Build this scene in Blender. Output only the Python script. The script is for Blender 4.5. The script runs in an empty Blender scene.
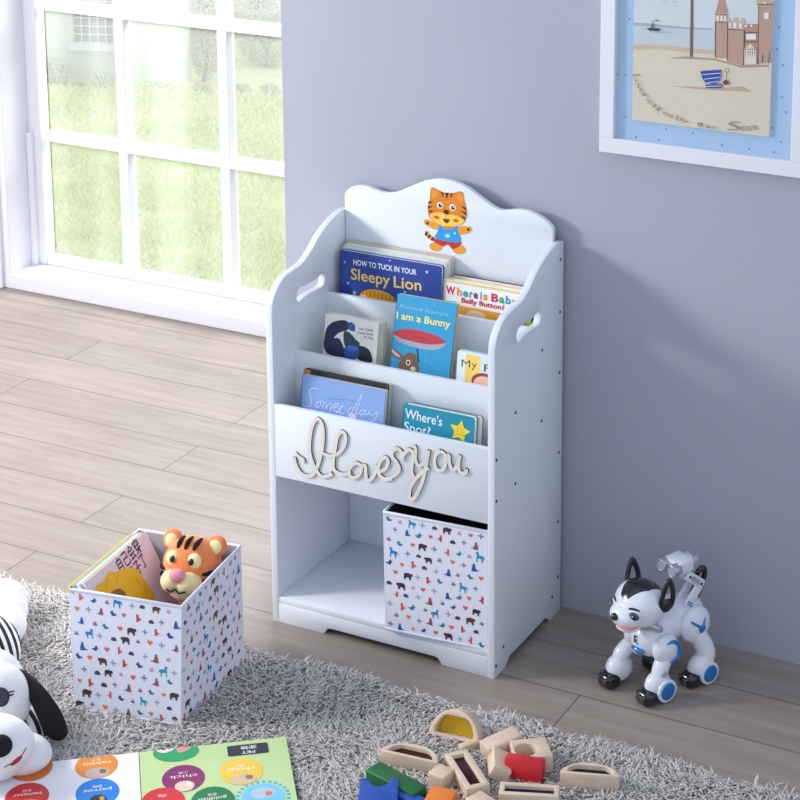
import bpy, bmesh, math, random
import numpy as np
from mathutils import Matrix, Vector

random.seed(7)
S = bpy.context.scene
COL = S.collection
PI = math.pi

# ------------------------------------------------------------------ camera
FPX, CX, CY, PITCH, YAW = 2007.65, 477.10, 33.64, 0.2170, 0.4682
CAM = np.array([2.0469, -3.1312, 2.0373])
c_f = np.array([-math.sin(YAW) * math.cos(PITCH), math.cos(YAW) * math.cos(PITCH), -math.sin(PITCH)])
c_r = np.array([math.cos(YAW), math.sin(YAW), 0.0])
c_u = np.cross(c_r, c_f)
cam_d = bpy.data.cameras.new('camera')
cam = bpy.data.objects.new('camera', cam_d)
COL.objects.link(cam)
cam.matrix_world = Matrix(((c_r[0], c_u[0], -c_f[0], CAM[0]), (c_r[1], c_u[1], -c_f[1], CAM[1]),
                           (c_r[2], c_u[2], -c_f[2], CAM[2]), (0, 0, 0, 1)))
cam_d.sensor_width = 36
cam_d.lens = FPX / 800 * 36
cam_d.shift_x = (400 - CX) / 800
cam_d.shift_y = (CY - 400) / 800
cam_d.clip_start = 0.05
S.camera = cam

# ------------------------------------------------------------------ world, lights, exposure
world = bpy.data.worlds.new('daylight')
S.world = world
world.use_nodes = True
wn = world.node_tree
wbg = wn.nodes['Background']
wbg.inputs['Color'].default_value = (0.75, 0.85, 1.0, 1)
wbg.inputs['Strength'].default_value = 0.92


def area(name, loc, target, power, size, col):
    d = bpy.data.lights.new(name, 'AREA')
    d.energy, d.size, d.color = power, size, col
    o = bpy.data.objects.new(name, d)
    COL.objects.link(o)
    o.location = loc
    o.rotation_euler = (Vector(target) - Vector(loc)).to_track_quat('-Z', 'Y').to_euler()
    return o


area('key_light', (-1.75, -1.15, 1.42), (0.3, 0.1, 0.45), 42, 0.42, (1.0, 0.975, 0.95))
area('left_fill_light', (-2.7, -0.4, 1.7), (-0.9, 0.0, 0.0), 38, 1.2, (1.0, 0.985, 0.96))  # added fill to brighten the left floor; no side window stands here
area('window_daylight', (-0.95, 3.1, 2.7), (-0.95, 0.2, 0.0), 235, 1.5, (1.0, 0.985, 0.96))
vs = S.view_settings
vs.view_transform = 'Standard'
vs.look = 'None'
vs.exposure = 0.06
vs.gamma = 1.0
vs.use_curve_mapping = False
S.cycles.max_bounces = 16
S.cycles.diffuse_bounces = 10
S.cycles.transmission_bounces = 12


# ------------------------------------------------------------------ pixel of the photograph -> point on a known plane
def ray(x, y):
    return c_f + c_r * (x - CX) / FPX - c_u * (y - CY) / FPX


def on_z(x, y, z):
    d = ray(x, y)
    return Vector(CAM + d * (z - CAM[2]) / d[2])


def on_y(x, y, v):
    d = ray(x, y)
    return Vector(CAM + d * (v - CAM[1]) / d[1])


def on_plane(x, y, p, n):
    d = Vector(ray(x, y))
    c = Vector(CAM)
    return c + d * ((Vector(p) - c).dot(n) / d.dot(n))


# ------------------------------------------------------------------ materials
def lin(c):
    return tuple(((v / 255) / 12.92 if v / 255 <= 0.04045 else ((v / 255 + 0.055) / 1.055) ** 2.4) for v in c)


def mat(name, col, rough=0.5, metal=0.0, var=0.04, scale=40, bump=0.0, spec=0.5, coat=0.0, sheen=0.0):
    """sRGB colour with a little procedural variation and optional bump"""
    m = bpy.data.materials.new(name)
    m.use_nodes = True
    nt = m.node_tree
    b = nt.nodes['Principled BSDF']
    c = lin(col)
    tc = nt.nodes.new('ShaderNodeTexCoord')
    n = nt.nodes.new('ShaderNodeTexNoise')
    n.inputs['Scale'].default_value = scale
    n.inputs['Detail'].default_value = 4
    nt.links.new(tc.outputs['Object'], n.inputs['Vector'])
    r = nt.nodes.new('ShaderNodeValToRGB')
    r.color_ramp.elements[0].position = 0.3
    r.color_ramp.elements[1].position = 0.7
    r.color_ramp.elements[0].color = (*[v * (1 - var) for v in c], 1)
    r.color_ramp.elements[1].color = (*[min(1, v * (1 + var)) for v in c], 1)
    nt.links.new(n.outputs['Fac'], r.inputs['Fac'])
    nt.links.new(r.outputs['Color'], b.inputs['Base Color'])
    b.inputs['Roughness'].default_value = rough
    b.inputs['Metallic'].default_value = metal
    b.inputs['Specular IOR Level'].default_value = spec
    b.inputs['Coat Weight'].default_value = coat
    b.inputs['Sheen Weight'].default_value = sheen
    if bump:
        bp = nt.nodes.new('ShaderNodeBump')
        bp.inputs['Strength'].default_value = bump
        bp.inputs['Distance'].default_value = 0.002
        nt.links.new(n.outputs['Fac'], bp.inputs['Height'])
        nt.links.new(bp.outputs['Normal'], b.inputs['Normal'])
    return m


_ink = {}


def ink(c):
    c = tuple(int(v) for v in c)
    if c not in _ink:
        _ink[c] = mat('ink_%02x%02x%02x' % c, c, 0.45, var=0.02)
    return _ink[c]


def floor_material():
    m = bpy.data.materials.new('laminate_planks')
    m.use_nodes = True
    nt = m.node_tree
    L = nt.links.new
    N = nt.nodes.new
    b = nt.nodes['Principled BSDF']
    tc = N('ShaderNodeTexCoord')
    mp = N('ShaderNodeMapping')
    mp.inputs['Location'].default_value = (0.62 + 0.645 * 6, -0.022 + 0.154 * 20, 0)
    L(tc.outputs['Object'], mp.inputs['Vector'])
    br = N('ShaderNodeTexBrick')
    br.offset = 0.5
    br.inputs['Scale'].default_value = 1
    br.inputs['Brick Width'].default_value = 1.29
    br.inputs['Row Height'].default_value = 0.154
    br.inputs['Mortar Size'].default_value = 0.0013
    br.inputs['Mortar Smooth'].default_value = 0.3
    br.inputs['Bias'].default_value = 0.0
    br.inputs['Color1'].default_value = (0.0, 0.0, 0.0, 1)
    br.inputs['Color2'].default_value = (1.0, 1.0, 1.0, 1)
    br.inputs['Mortar'].default_value = (0.5, 0.5, 0.5, 1)
    L(mp.outputs['Vector'], br.inputs['Vector'])
    # long streaky grain
    m2 = N('ShaderNodeMapping')
    m2.inputs['Scale'].default_value = (2.2, 26, 1)
    L(tc.outputs['Object'], m2.inputs['Vector'])
    ad = N('ShaderNodeVectorMath')
    ad.operation = 'ADD'
    L(m2.outputs['Vector'], ad.inputs[0])
    sc = N('ShaderNodeVectorMath')
    sc.operation = 'SCALE'
    sc.inputs['Scale'].default_value = 17
    L(br.outputs['Color'], sc.inputs[0])
    L(sc.outputs['Vector'], ad.inputs[1])
    n1 = N('ShaderNodeTexNoise')
    n1.inputs['Scale'].default_value = 1.6
    n1.inputs['Detail'].default_value = 8
    n1.inputs['Roughness'].default_value = 0.62
    n1.inputs['Distortion'].default_value = 0.5
    L(ad.outputs['Vector'], n1.inputs['Vector'])
    n2 = N('ShaderNodeTexNoise')
    n2.inputs['Scale'].default_value = 2.3
    n2.inputs['Detail'].default_value = 3
    L(tc.outputs['Object'], n2.inputs['Vector'])
    r = N('ShaderNodeValToRGB')
    e = r.color_ramp.elements
    e[0].position, e[0].color = 0.25, (*lin((135, 121, 112)), 1)
    e[1].position, e[1].color = 0.75, (*lin((163, 151, 142)), 1)
    L(n1.outputs['Fac'], r.inputs['Fac'])
    mx = N('ShaderNodeMix')
    mx.data_type = 'RGBA'
    mx.blend_type = 'MULTIPLY'
    mx.inputs['Factor'].default_value = 0.35
    L(r.outputs['Color'], mx.inputs['A'])
    r3 = N('ShaderNodeValToRGB')
    r3.color_ramp.elements[0].color = (0.80, 0.79, 0.785, 1)
    r3.color_ramp.elements[1].color = (1, 1, 1, 1)
    L(br.outputs['Color'], r3.inputs['Fac'])
    L(r3.outputs['Color'], mx.inputs['B'])
    mk = N('ShaderNodeMix')
    mk.data_type = 'RGBA'
    L(br.outputs['Fac'], mk.inputs['Factor'])
    L(mx.outputs['Result'], mk.inputs['A'])
    mk.inputs['B'].default_value = (*lin((70, 62, 58)), 1)
    L(mk.outputs['Result'], b.inputs['Base Color'])
    b.inputs['Roughness'].default_value = 0.42
    b.inputs['Specular IOR Level'].default_value = 0.5
    bp = N('ShaderNodeBump')
    bp.inputs['Strength'].default_value = 0.12
    bp.inputs['Distance'].default_value = 0.002
    L(n1.outputs['Fac'], bp.inputs['Height'])
    L(bp.outputs['Normal'], b.inputs['Normal'])
    return m


def ramp_material(name, stops, scale, rough=0.9, stretch=(1, 1, 1), detail=8, distortion=0.0, bump=0.0):
    m = bpy.data.materials.new(name)
    m.use_nodes = True
    nt = m.node_tree
    L = nt.links.new
    N = nt.nodes.new
    b = nt.nodes['Principled BSDF']
    tc = N('ShaderNodeTexCoord')
    mp = N('ShaderNodeMapping')
    mp.inputs['Scale'].default_value = stretch
    L(tc.outputs['Object'], mp.inputs['Vector'])
    n = N('ShaderNodeTexNoise')
    n.inputs['Scale'].default_value = scale
    n.inputs['Detail'].default_value = detail
    n.inputs['Roughness'].default_value = 0.65
    n.inputs['Distortion'].default_value = distortion
    L(mp.outputs['Vector'], n.inputs['Vector'])
    r = N('ShaderNodeValToRGB')
    e = r.color_ramp.elements
    e[0].position, e[0].color = stops[0][0], (*lin(stops[0][1]), 1)
    e[1].position, e[1].color = stops[-1][0], (*lin(stops[-1][1]), 1)
    for p, c in stops[1:-1]:
        q = e.new(p)
        q.color = (*lin(c), 1)
    L(n.outputs['Fac'], r.inputs['Fac'])
    L(r.outputs['Color'], b.inputs['Base Color'])
    b.inputs['Roughness'].default_value = rough
    if bump:
        bp = N('ShaderNodeBump')
        bp.inputs['Strength'].default_value = bump
        bp.inputs['Distance'].default_value = 0.003
        L(n.outputs['Fac'], bp.inputs['Height'])
        L(bp.outputs['Normal'], b.inputs['Normal'])
    return m


def pane_material():
    """window glass: clear, with veiling glare imitated by a banded translucent white"""
    m = bpy.data.materials.new('glare_veil_glass')
    m.use_nodes = True
    nt = m.node_tree
    L = nt.links.new
    N = nt.nodes.new
    out = nt.nodes['Material Output']
    t = N('ShaderNodeBsdfTransparent')
    d = N('ShaderNodeBsdfTranslucent')
    d.inputs['Color'].default_value = (0.95, 0.97, 0.95, 1)
    mx = N('ShaderNodeMixShader')  # translucent share puts the glare and its pale vertical bands into the pane
    tc = N('ShaderNodeTexCoord')
    w = N('ShaderNodeTexNoise')
    mp = N('ShaderNodeMapping')
    mp.inputs['Scale'].default_value = (7, 1, 0.25)
    L(tc.outputs['Object'], mp.inputs['Vector'])
    L(mp.outputs['Vector'], w.inputs['Vector'])
    w.inputs['Scale'].default_value = 1.3
    w.inputs['Detail'].default_value = 0
    r = N('ShaderNodeMapRange')
    r.inputs['From Min'].default_value = 0.4
    r.inputs['From Max'].default_value = 0.65
    r.inputs['To Min'].default_value = 0.10
    r.inputs['To Max'].default_value = 0.15
    L(w.outputs['Fac'], r.inputs['Value'])
    L(r.outputs['Result'], mx.inputs['Fac'])
    L(t.outputs['BSDF'], mx.inputs[1])
    L(d.outputs['BSDF'], mx.inputs[2])
    L(mx.outputs['Shader'], out.inputs['Surface'])
    return m


def tinted(name, col, alpha=0.35):
    m = bpy.data.materials.new(name)
    m.use_nodes = True
    b = m.node_tree.nodes['Principled BSDF']
    b.inputs['Base Color'].default_value = (*lin(col), 1)
    b.inputs['Roughness'].default_value = 0.08
    b.inputs['Transmission Weight'].default_value = alpha
    b.inputs['IOR'].default_value = 1.3
    return m


def stripe_material(name, scale, axis_rot, c1, c2):
    m = bpy.data.materials.new(name)
    m.use_nodes = True
    nt = m.node_tree
    L = nt.links.new
    N = nt.nodes.new
    b = nt.nodes['Principled BSDF']
    tc = N('ShaderNodeTexCoord')
    mp = N('ShaderNodeMapping')
    mp.inputs['Rotation'].default_value = axis_rot
    L(tc.outputs['Object'], mp.inputs['Vector'])
    w = N('ShaderNodeTexWave')
    w.inputs['Scale'].default_value = scale
    w.inputs['Distortion'].default_value = 0.2
    L(mp.outputs['Vector'], w.inputs['Vector'])
    r = N('ShaderNodeValToRGB')
    r.color_ramp.interpolation = 'CONSTANT'
    r.color_ramp.elements[0].color = (*lin(c1), 1)
    r.color_ramp.elements[1].position = 0.5
    r.color_ramp.elements[1].color = (*lin(c2), 1)
    L(w.outputs['Fac'], r.inputs['Fac'])
    L(r.outputs['Color'], b.inputs['Base Color'])
    b.inputs['Roughness'].default_value = 0.9
    return m


M_white = mat('white_lacquer', (222, 227, 234), 0.35, var=0.012, scale=6)
M_trim = mat('white_gloss_paint', (226, 225, 232), 0.4, var=0.01, scale=6)
M_wall = mat('grey_blue_wall_paint', (166, 168, 182), 0.75, var=0.02, scale=3, bump=0.03)
M_floor = floor_material()
M_black = mat('black_plastic', (22, 23, 28), 0.25, var=0.1)
M_blackmatt = mat('black_fabric', (20, 20, 24), 0.95, var=0.15, scale=150, bump=0.5)
M_pages = mat('page_edges', (226, 224, 216), 0.8, var=0.06, scale=300)
M_woodpale = ramp_material('pale_beech', [(0.3, (206, 180, 156)), (0.7, (224, 202, 180))], 8, 0.55, (1, 9, 9), 5, 0.6)
M_burn = mat('laser_burnt_edge', (58, 46, 40), 0.7)
M_lettering = mat('pale_plywood', (226, 220, 208), 0.55, var=0.04, scale=30)
M_glassw = pane_material()


# ------------------------------------------------------------------ objects
WM = {}


def tag(o, label=None, cat=None, group=None, kind=None):
    if label:
        o['label'] = label
    if cat:
        o['category'] = cat
    if group:
        o['group'] = group
    if kind:
        o['kind'] = kind
    return o


def thing(name, label, cat, M, group=None):
    o = bpy.data.objects.new(name, None)
    o.empty_display_size = 0.02
    COL.objects.link(o)
    if not isinstance(M, Matrix):
        M = Matrix.Translation(Vector(M))
    o.matrix_world = M
    WM[o.name] = M
    return tag(o, label, cat, group)


def obj(name, bm, mats, parent=None, smooth=None, local=False):
    """link bm as one mesh object; bm is in world space unless local (then in the parent's space)"""
    me = bpy.data.meshes.new(name)
    if parent is not None and not local:
        bm.transform(WM[parent.name].inverted())
    bm.to_mesh(me)
    bm.free()
    for m in (mats if isinstance(mats, (list, tuple)) else [mats]):
        me.materials.append(m)
    if smooth:
        me.shade_smooth()
        me.set_sharp_from_angle(angle=math.radians(smooth))
    o = bpy.data.objects.new(name, me)
    COL.objects.link(o)
    if parent is not None:
        o.parent = parent
        WM[o.name] = WM[parent.name]
    else:
        WM[o.name] = Matrix.Identity(4)
    return o


def struct(name, bm, m, parent=None, smooth=None):
    o = obj(name, bm, m, parent, smooth)
    if parent is None:
        o['kind'] = 'structure'
    return o


def new():
    return bmesh.new()


def absorb(bm, t, M=None, mi=None):
    if M is not None:
        t.transform(M)
    if mi is not None:
        for f in t.faces:
            f.material_index = mi
    me = bpy.data.meshes.new('tmp')
    t.to_mesh(me)
    t.free()
    bm.from_mesh(me)
    bpy.data.meshes.remove(me)


def bevel(t, w, seg=2, ang=40):
    t.normal_update()
    es = [e for e in t.edges if len(e.link_faces) == 2 and e.calc_face_angle(0) > math.radians(ang)]
    if es and w > 0:
        bmesh.ops.bevel(t, geom=es, offset=w, segments=seg, affect='EDGES', profile=0.5, clamp_overlap=True)


def box(bm, a, b, M=None, bev=0.0, mi=None, seg=2):
    """box between corners a and b (in M's space)"""
    t = bmesh.new()
    bmesh.ops.create_cube(t, size=1)
    a, b = Vector(a), Vector(b)
    t.transform(Matrix.Translation((a + b) / 2) @ Matrix.Diagonal((*[abs(v) for v in (b - a)], 1)))
    if bev:
        bevel(t, bev, seg)
    absorb(bm, t, M, mi)


def prism(bm, pts, d0, d1, M=None, bev=0.0, holes=(), mi=None, side_mi=None, ang=50):
    """outline pts (2-D, x y) extruded from z=d0 to z=d1 in M's space, holes cut through"""
    t = bmesh.new()
    loops = [pts] + list(holes)
    es = []
    for lp in loops:
        vs_ = [t.verts.new((p[0], p[1], d0)) for p in lp]
        es += [t.edges.new((vs_[i], vs_[(i + 1) % len(vs_)])) for i in range(len(vs_))]
    if holes:
        bmesh.ops.triangle_fill(t, use_beauty=True, edges=es)
    else:
        t.faces.new(list(t.verts))
    fs = list(t.faces)
    r = bmesh.ops.extrude_face_region(t, geom=fs)
    bmesh.ops.translate(t, verts=[g for g in r['geom'] if isinstance(g, bmesh.types.BMVert)], vec=(0, 0, d1 - d0))
    bmesh.ops.recalc_face_normals(t, faces=list(t.faces))
    if mi is not None:
        t.normal_update()
        for f in t.faces:
            f.material_index = mi if abs(f.normal.z) > 0.7 or side_mi is None else side_mi
    if bev:
        bevel(t, bev, 2, ang)
    absorb(bm, t, M)


def ellipsoid(bm, c, r, R=None, mi=None, seg=28):
    t = bmesh.new()
    bmesh.ops.create_uvsphere(t, u_segments=seg, v_segments=seg // 2 + 2, radius=1)
    M = Matrix.Translation(Vector(c)) @ (R.to_4x4() if R is not None else Matrix.Identity(4)) @ Matrix.Diagonal((*r, 1))
    absorb(bm, t, M, mi)


def cyl(bm, a, b, r0, r1=None, seg=24, mi=None, bev=0.0):
    a, b = Vector(a), Vector(b)
    t = bmesh.new()
    d = (b - a)
    bmesh.ops.create_cone(t, cap_ends=True, segments=seg, radius1=r0, radius2=r0 if r1 is None else r1, depth=d.length)
    if bev:
        bevel(t, bev, 2, 50)
    M = Matrix.Translation((a + b) / 2) @ d.to_track_quat('Z', 'Y').to_matrix().to_4x4()
    absorb(bm, t, M, mi)


def tube(bm, pts, r, seg=10, closed=False, mi=None, flat=None):
    """round (or flattened: flat=(normal, ratio)) tube along pts; r one radius or one per point"""
    pts = [Vector(p) for p in pts]
    n = len(pts)
    rs = r if isinstance(r, (list, tuple)) else [r] * n
    t = bmesh.new()
    rings = []
    up = Vector(flat[0]).normalized() if flat else None
    prev = None
    for i, p in enumerate(pts):
        if closed:
            d = pts[(i + 1) % n] - pts[i - 1]
        else:
            d = pts[min(i + 1, n - 1)] - pts[max(i - 1, 0)]
        d.normalize()
        if up is None:
            if prev is None:
                q = Vector((0, 0, 1)) if abs(d.z) < 0.9 else Vector((1, 0, 0))
            else:
                q = prev
        else:
            q = up
        s = d.cross(q).normalized()
        w = s.cross(d).normalized()
        prev = w
        k = flat[1] if flat else 1
        rings.append([t.verts.new(p + s * math.cos(a) * rs[i] + w * math.sin(a) * rs[i] * k)
                      for a in [2 * PI * j / seg for j in range(seg)]])
    m = n if closed else n - 1
    for i in range(m):
        A, B = rings[i], rings[(i + 1) % n]
        for j in range(seg):
            t.faces.new((A[j], A[(j + 1) % seg], B[(j + 1) % seg], B[j]))
    if not closed:
        t.faces.new(rings[0][::-1])
        t.faces.new(rings[-1])
    bmesh.ops.recalc_face_normals(t, faces=list(t.faces))
    absorb(bm, t, None, mi)


def spline(pts, n=6, closed=False):
    """Catmull-Rom through pts (tuples of any length)"""
    P = [np.array(p, float) for p in pts]
    k = len(P)
    out = []
    for i in range(k if closed else k - 1):
        p0 = P[(i - 1) % k] if closed or i > 0 else 2 * P[0] - P[1]
        p1, p2 = P[i], P[(i + 1) % k]
        p3 = P[(i + 2) % k] if closed or i + 2 < k else 2 * P[-1] - P[-2]
        for j in range(n):
            t = j / n
            out.append(0.5 * (2 * p1 + (p2 - p0) * t + (2 * p0 - 5 * p1 + 4 * p2 - p3) * t * t + (3 * p1 - p0 - 3 * p2 + p3) * t ** 3))
    if not closed:
        out.append(P[-1])
    return [tuple(p) for p in out]


def rrect(x0, y0, x1, y1, r, n=5):
    o = []
    for cx, cy, a0 in ((x1 - r, y0 + r, -PI / 2), (x1 - r, y1 - r, 0), (x0 + r, y1 - r, PI / 2), (x0 + r, y0 + r, PI)):
        for k in range(n + 1):
            a = a0 + PI / 2 * k / n
            o.append((cx + r * math.cos(a), cy + r * math.sin(a)))
    return o


# ------------------------------------------------------------------ flat printed art (a decal on a real surface)
_txt = {}


def text_mesh(s, bold):
    k = (s, bold)
    if k not in _txt:
        cu = bpy.data.curves.new('t', 'FONT')
        cu.body = s
        cu.size = 1
        cu.offset = bold
        cu.resolution_u = 3
        o = bpy.data.objects.new('t', cu)
        COL.objects.link(o)
        bpy.context.view_layer.update()
        dg = bpy.context.evaluated_depsgraph_get()
        me = bpy.data.meshes.new_from_object(o.evaluated_get(dg))
        v = [(p.co.x, p.co.y) for p in me.vertices]
        f = [tuple(p.vertices) for p in me.polygons]
        bpy.data.objects.remove(o)
        bpy.data.curves.remove(cu)
        bpy.data.meshes.remove(me)
        _txt[k] = (v, f)
    return _txt[k]


class Art:
    """printed shapes in a surface's own 2-D coordinates (metres)"""

    def __init__(self):
        self.v, self.f, self.m, self.mats = [], [], [], []
        self.layer = 0

    def _mi(self, c):
        m = ink(c) if not isinstance(c, bpy.types.Material) else c
        if m not in self.mats:
            self.mats.append(m)
        return self.mats.index(m)

    def _add(self, v, f, c):
        self.layer += 1
        b = len(self.v)
        self.v += [(p[0], p[1], self.layer) for p in v]
        self.f += [tuple(i + b for i in q) for q in f]
        self.m += [self._mi(c)] * len(f)

    def poly(self, pts, c):
        self._add(pts, [tuple(range(len(pts)))], c)

    def ell(self, x, y, rx, ry, c, a0=0, a1=2 * PI, n=28, rot=0.0):
        full = abs(a1 - a0 - 2 * PI) < 1e-6
        p = []
        for k in range(n + (0 if full else 1)):
            a = a0 + (a1 - a0) * k / n
            u, v = rx * math.cos(a), ry * math.sin(a)
            p.append((x + u * math.cos(rot) - v * math.sin(rot), y + u * math.sin(rot) + v * math.cos(rot)))
        self.poly(p, c)

    def line(self, pts, w, c, same=False):
        n = len(pts)
        v, f = [], []
        for i, p in enumerate(pts):
            a, b = pts[max(i - 1, 0)], pts[min(i + 1, n - 1)]
            d = Vector((b[0] - a[0], b[1] - a[1]))
            if d.length < 1e-9:
                d = Vector((1, 0))
            d.normalize()
            ww = w if not isinstance(w, (list, tuple)) else w[i]
            v += [(p[0] - d.y * ww / 2, p[1] + d.x * ww / 2), (p[0] + d.y * ww / 2, p[1] - d.x * ww / 2)]
            if i:
                f.append((2 * i - 2, 2 * i - 1, 2 * i + 1, 2 * i))
        if same:
            self.layer -= 1
        self._add(v, f, c)

    def text(self, s, p0, p1, h, c, bold=0.0, shear=0.0, same=False, flip=False):
        """s set from p0 to p1 (left and right ends of the baseline), capital height h"""
        v, f = text_mesh(s, bold)
        if not f:
            return
        xs = [p[0] for p in v]
        x0, x1 = min(xs), max(xs)
        d = Vector((p1[0] - p0[0], p1[1] - p0[1]))
        L = d.length
        d.normalize()
        n = Vector((-d.y, d.x))
        sx, sy = L / (x1 - x0), h / 0.7
        if same:
            self.layer -= 1
        self._add([(p0[0] + d.x * ((p[0] - x0) * sx + shear * p[1] * sy) + n.x * p[1] * sy,
                    p0[1] + d.y * ((p[0] - x0) * sx + shear * p[1] * sy) + n.y * p[1] * sy) for p in v], f, c)

    def build(self, name, parent, O, U, V, Nn, step=0.00004, base=0.0003):
        """O + u U + v V, lifted along Nn, in world space"""
        O, U, V, Nn = Vector(O), Vector(U), Vector(V), Vector(Nn)
        bm = bmesh.new()
        vs_ = [bm.verts.new(O + U * p[0] + V * p[1] + Nn * (base + step * p[2])) for p in self.v]
        for q, mi in zip(self.f, self.m):
            try:
                fc = bm.faces.new([vs_[i] for i in q])
            except ValueError:
                continue
            fc.material_index = mi
            fc.normal_update()
            if fc.normal.dot(Nn) < 0:
                fc.normal_flip()
        return obj(name, bm, self.mats, parent)


# ================================================================== THE SETTING
WALL_Y = 0.3166
WIN_Y = 1.4447
bm = new()
box(bm, (-3.2, -2.2, -0.05), (2.6, 1.46, 0))
struct('floor', bm, M_floor)
bm = new()
box(bm, (-0.152, WALL_Y, 0), (2.4, WALL_Y + 0.14, 2.5))
struct('wall_back', bm, M_wall)
# wall that holds the window, further back than the grey wall
bm = new()
box(bm, (-3.2, 1.33, 0), (-1.88, 1.55, 2.5))
box(bm, (0.2, 1.33, 0), (2.4, 1.55, 2.5))
box(bm, (-1.88, 1.33, 1.9), (0.2, 1.55, 2.5))
struct('wall_window', bm, M_trim)
bm = new()
box(bm, (-1.93, 1.312, 0.0), (-1.79, 1.335, 1.98), bev=0.004)
box(bm, (-1.835, 1.325, 0.02), (-1.768, 1.53, 1.9), bev=0.003)
struct('trim_1', bm, M_trim)
bm = new()
box(bm, (-1.90, 1.3247, 0.0), (0.2, 1.53, 0.046), bev=0.004)
struct('trim_2', bm, M_trim)

win = thing('window_1', None, None, (-1.0, WIN_Y, 0.046))
win['kind'] = 'structure'
bm = new()
yf, yb = WIN_Y, WIN_Y + 0.04
box(bm, (-1.80, yf - 0.004, 0.046), (-1.7245, yb, 1.9), bev=0.003)
box(bm, (-1.80, yf, 0.046), (0.2, yb, 0.072), bev=0.003)
box(bm, (-1.80, yf, 1.62), (0.2, yb, 1.9), bev=0.003)
# stop bead and raised lip round the lower sash
box(bm, (-1.768, yf - 0.020, 0.046), (-1.748, yf - 0.002, 0.46), bev=0.002)
struct('window_frame', bm, M_trim, win)
bm = new()
for x in (-1.442, -1.0862, -0.7300, -0.374, -0.018):
    box(bm, (x, yf, 0.07), (x + 0.033, yb, 1.63), bev=0.002)
for z in (0.434, 0.834, 1.234):
    box(bm, (-1.71, yf + 0.0005, z), (0.2, yb - 0.0005, z + 0.030), bev=0.002)
struct('glazing_bars', bm, M_trim, win)
bm = new()
box(bm, (-1.71, yb - 0.014, 0.06), (0.2, yb - 0.011, 1.64))
struct('window_panes', bm, M_glassw, win)

# ------------------------------------------------------------------ garden beyond the window (the room is on an upper floor)
GZ = -6.0


def on_lawn(x, y):
    return on_z(x, y, GZ)


KP = (on_lawn(150, 88) - Vector(CAM)).length / FPX          # metres per pixel out there
M_lawn = ramp_material('lawn_grass', [(0.3, (222, 228, 146)), (0.5, (236, 240, 172)), (0.72, (253, 252, 206))], 2.4, 0.95, (1, 1, 1), 10, 1.2, 0.6)
bm = new()
box(bm, (-60, 1.7, GZ - 0.2), (40, 70, GZ))
struct('lawn', bm, M_lawn)
# grass blades: nobody could count them
M_blade = ramp_material('grass_blades', [(0.3, (226, 230, 146)), (0.7, (254, 253, 206))], 0.9, 0.8)


def strands(n, xs, ys, hs, wid, rng, lean=0.6, base=None):
    """numpy builder: n tapered two-segment blades"""
    x = rng.uniform(*xs, n)
    y = rng.uniform(*ys, n)
    h = rng.uniform(*hs, n)
    a = rng.uniform(0, 2 * PI, n)
    l = rng.uniform(0.1, lean, n) * h
    w = wid * rng.uniform(0.7, 1.3, n)
    b = rng.uniform(0, 2 * PI, n)
    z = np.full(n, base)
    dx, dy = np.cos(a) * l, np.sin(a) * l
    ex, ey = np.cos(b) * w, np.sin(b) * w
    V = np.stack([np.stack([x - ex, y - ey, z], 1), np.stack([x + ex, y + ey, z], 1),
                  np.stack([x + dx * .4 + ex, y + dy * .4 + ey, z + h * .6], 1), np.stack([x + dx * .4 - ex, y + dy * .4 - ey, z + h * .6], 1),
                  np.stack([x + dx, y + dy, z + h], 1)], 1).reshape(-1, 3)
    k = np.arange(n)[:, None] * 5
    return V, k + np.array([[0, 1, 2, 3]]), k + np.array([[3, 2, 4]])


def mesh_np(name, V, quads, tris, m, parent=None):
    me = bpy.data.meshes.new(name)
    nq, ntr = len(quads), len(tris)
    me.vertices.add(len(V))
    me.vertices.foreach_set('co', np.ascontiguousarray(V, dtype=np.float32).ravel())
    li = np.concatenate([quads.ravel(), tris.ravel()]).astype(np.int32) if ntr else quads.ravel().astype(np.int32)
    me.loops.add(len(li))
    me.loops.foreach_set('vertex_index', li)
    me.polygons.add(nq + ntr)
    st = np.concatenate([np.arange(nq) * 4, nq * 4 + np.arange(ntr) * 3]).astype(np.int32)
    me.polygons.foreach_set('loop_start', st)
    me.update(calc_edges=True)
    me.materials.append(m)
    o = bpy.data.objects.new(name, me)
    COL.objects.link(o)
    if parent is not None:
        o.parent = parent
        o.matrix_parent_inverse = WM[parent.name].inverted()
    return o


rng = np.random.default_rng(5)
gc = [on_lawn(*p) for p in ((30, 300), (290, 320), (30, 84), (290, 90))]
V, q, t = strands(60000, (min(p.x for p in gc) - .5, max(p.x for p in gc) + .5), (min(p.y for p in gc) - .5, max(p.y for p in gc) - .6), (0.05, 0.13), 0.016, rng, 1.3, GZ)
g = mesh_np('grass', V, q, t, M_blade)
tag(g, 'pale green lawn grass seen through the window', 'grass', kind='stuff')


def leaf_cloud(n, centre, rad, size, rng):
    """n small leaves spread through an ellipsoid"""
    d = rng.normal(size=(n, 3))
    d /= np.linalg.norm(d, axis=1)[:, None]
    p = np.array(centre) + d * (rng.uniform(0.35, 1, n) ** 0.5)[:, None] * np.array(rad)
    a = rng.normal(size=(n, 3))
    a /= np.linalg.norm(a, axis=1)[:, None]
    b = np.cross(a, rng.normal(size=(n, 3)))
    b /= np.linalg.norm(b, axis=1)[:, None]
    s = size * rng.uniform(0.6, 1.3, n)[:, None]
    V = np.stack([p - a * s, p + b * s * .5, p + a * s, p - b * s * .5], 1).reshape(-1, 3)
    k = np.arange(n)[:, None] * 4
    return V, k + np.array([[0, 1, 2, 3]])


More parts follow.
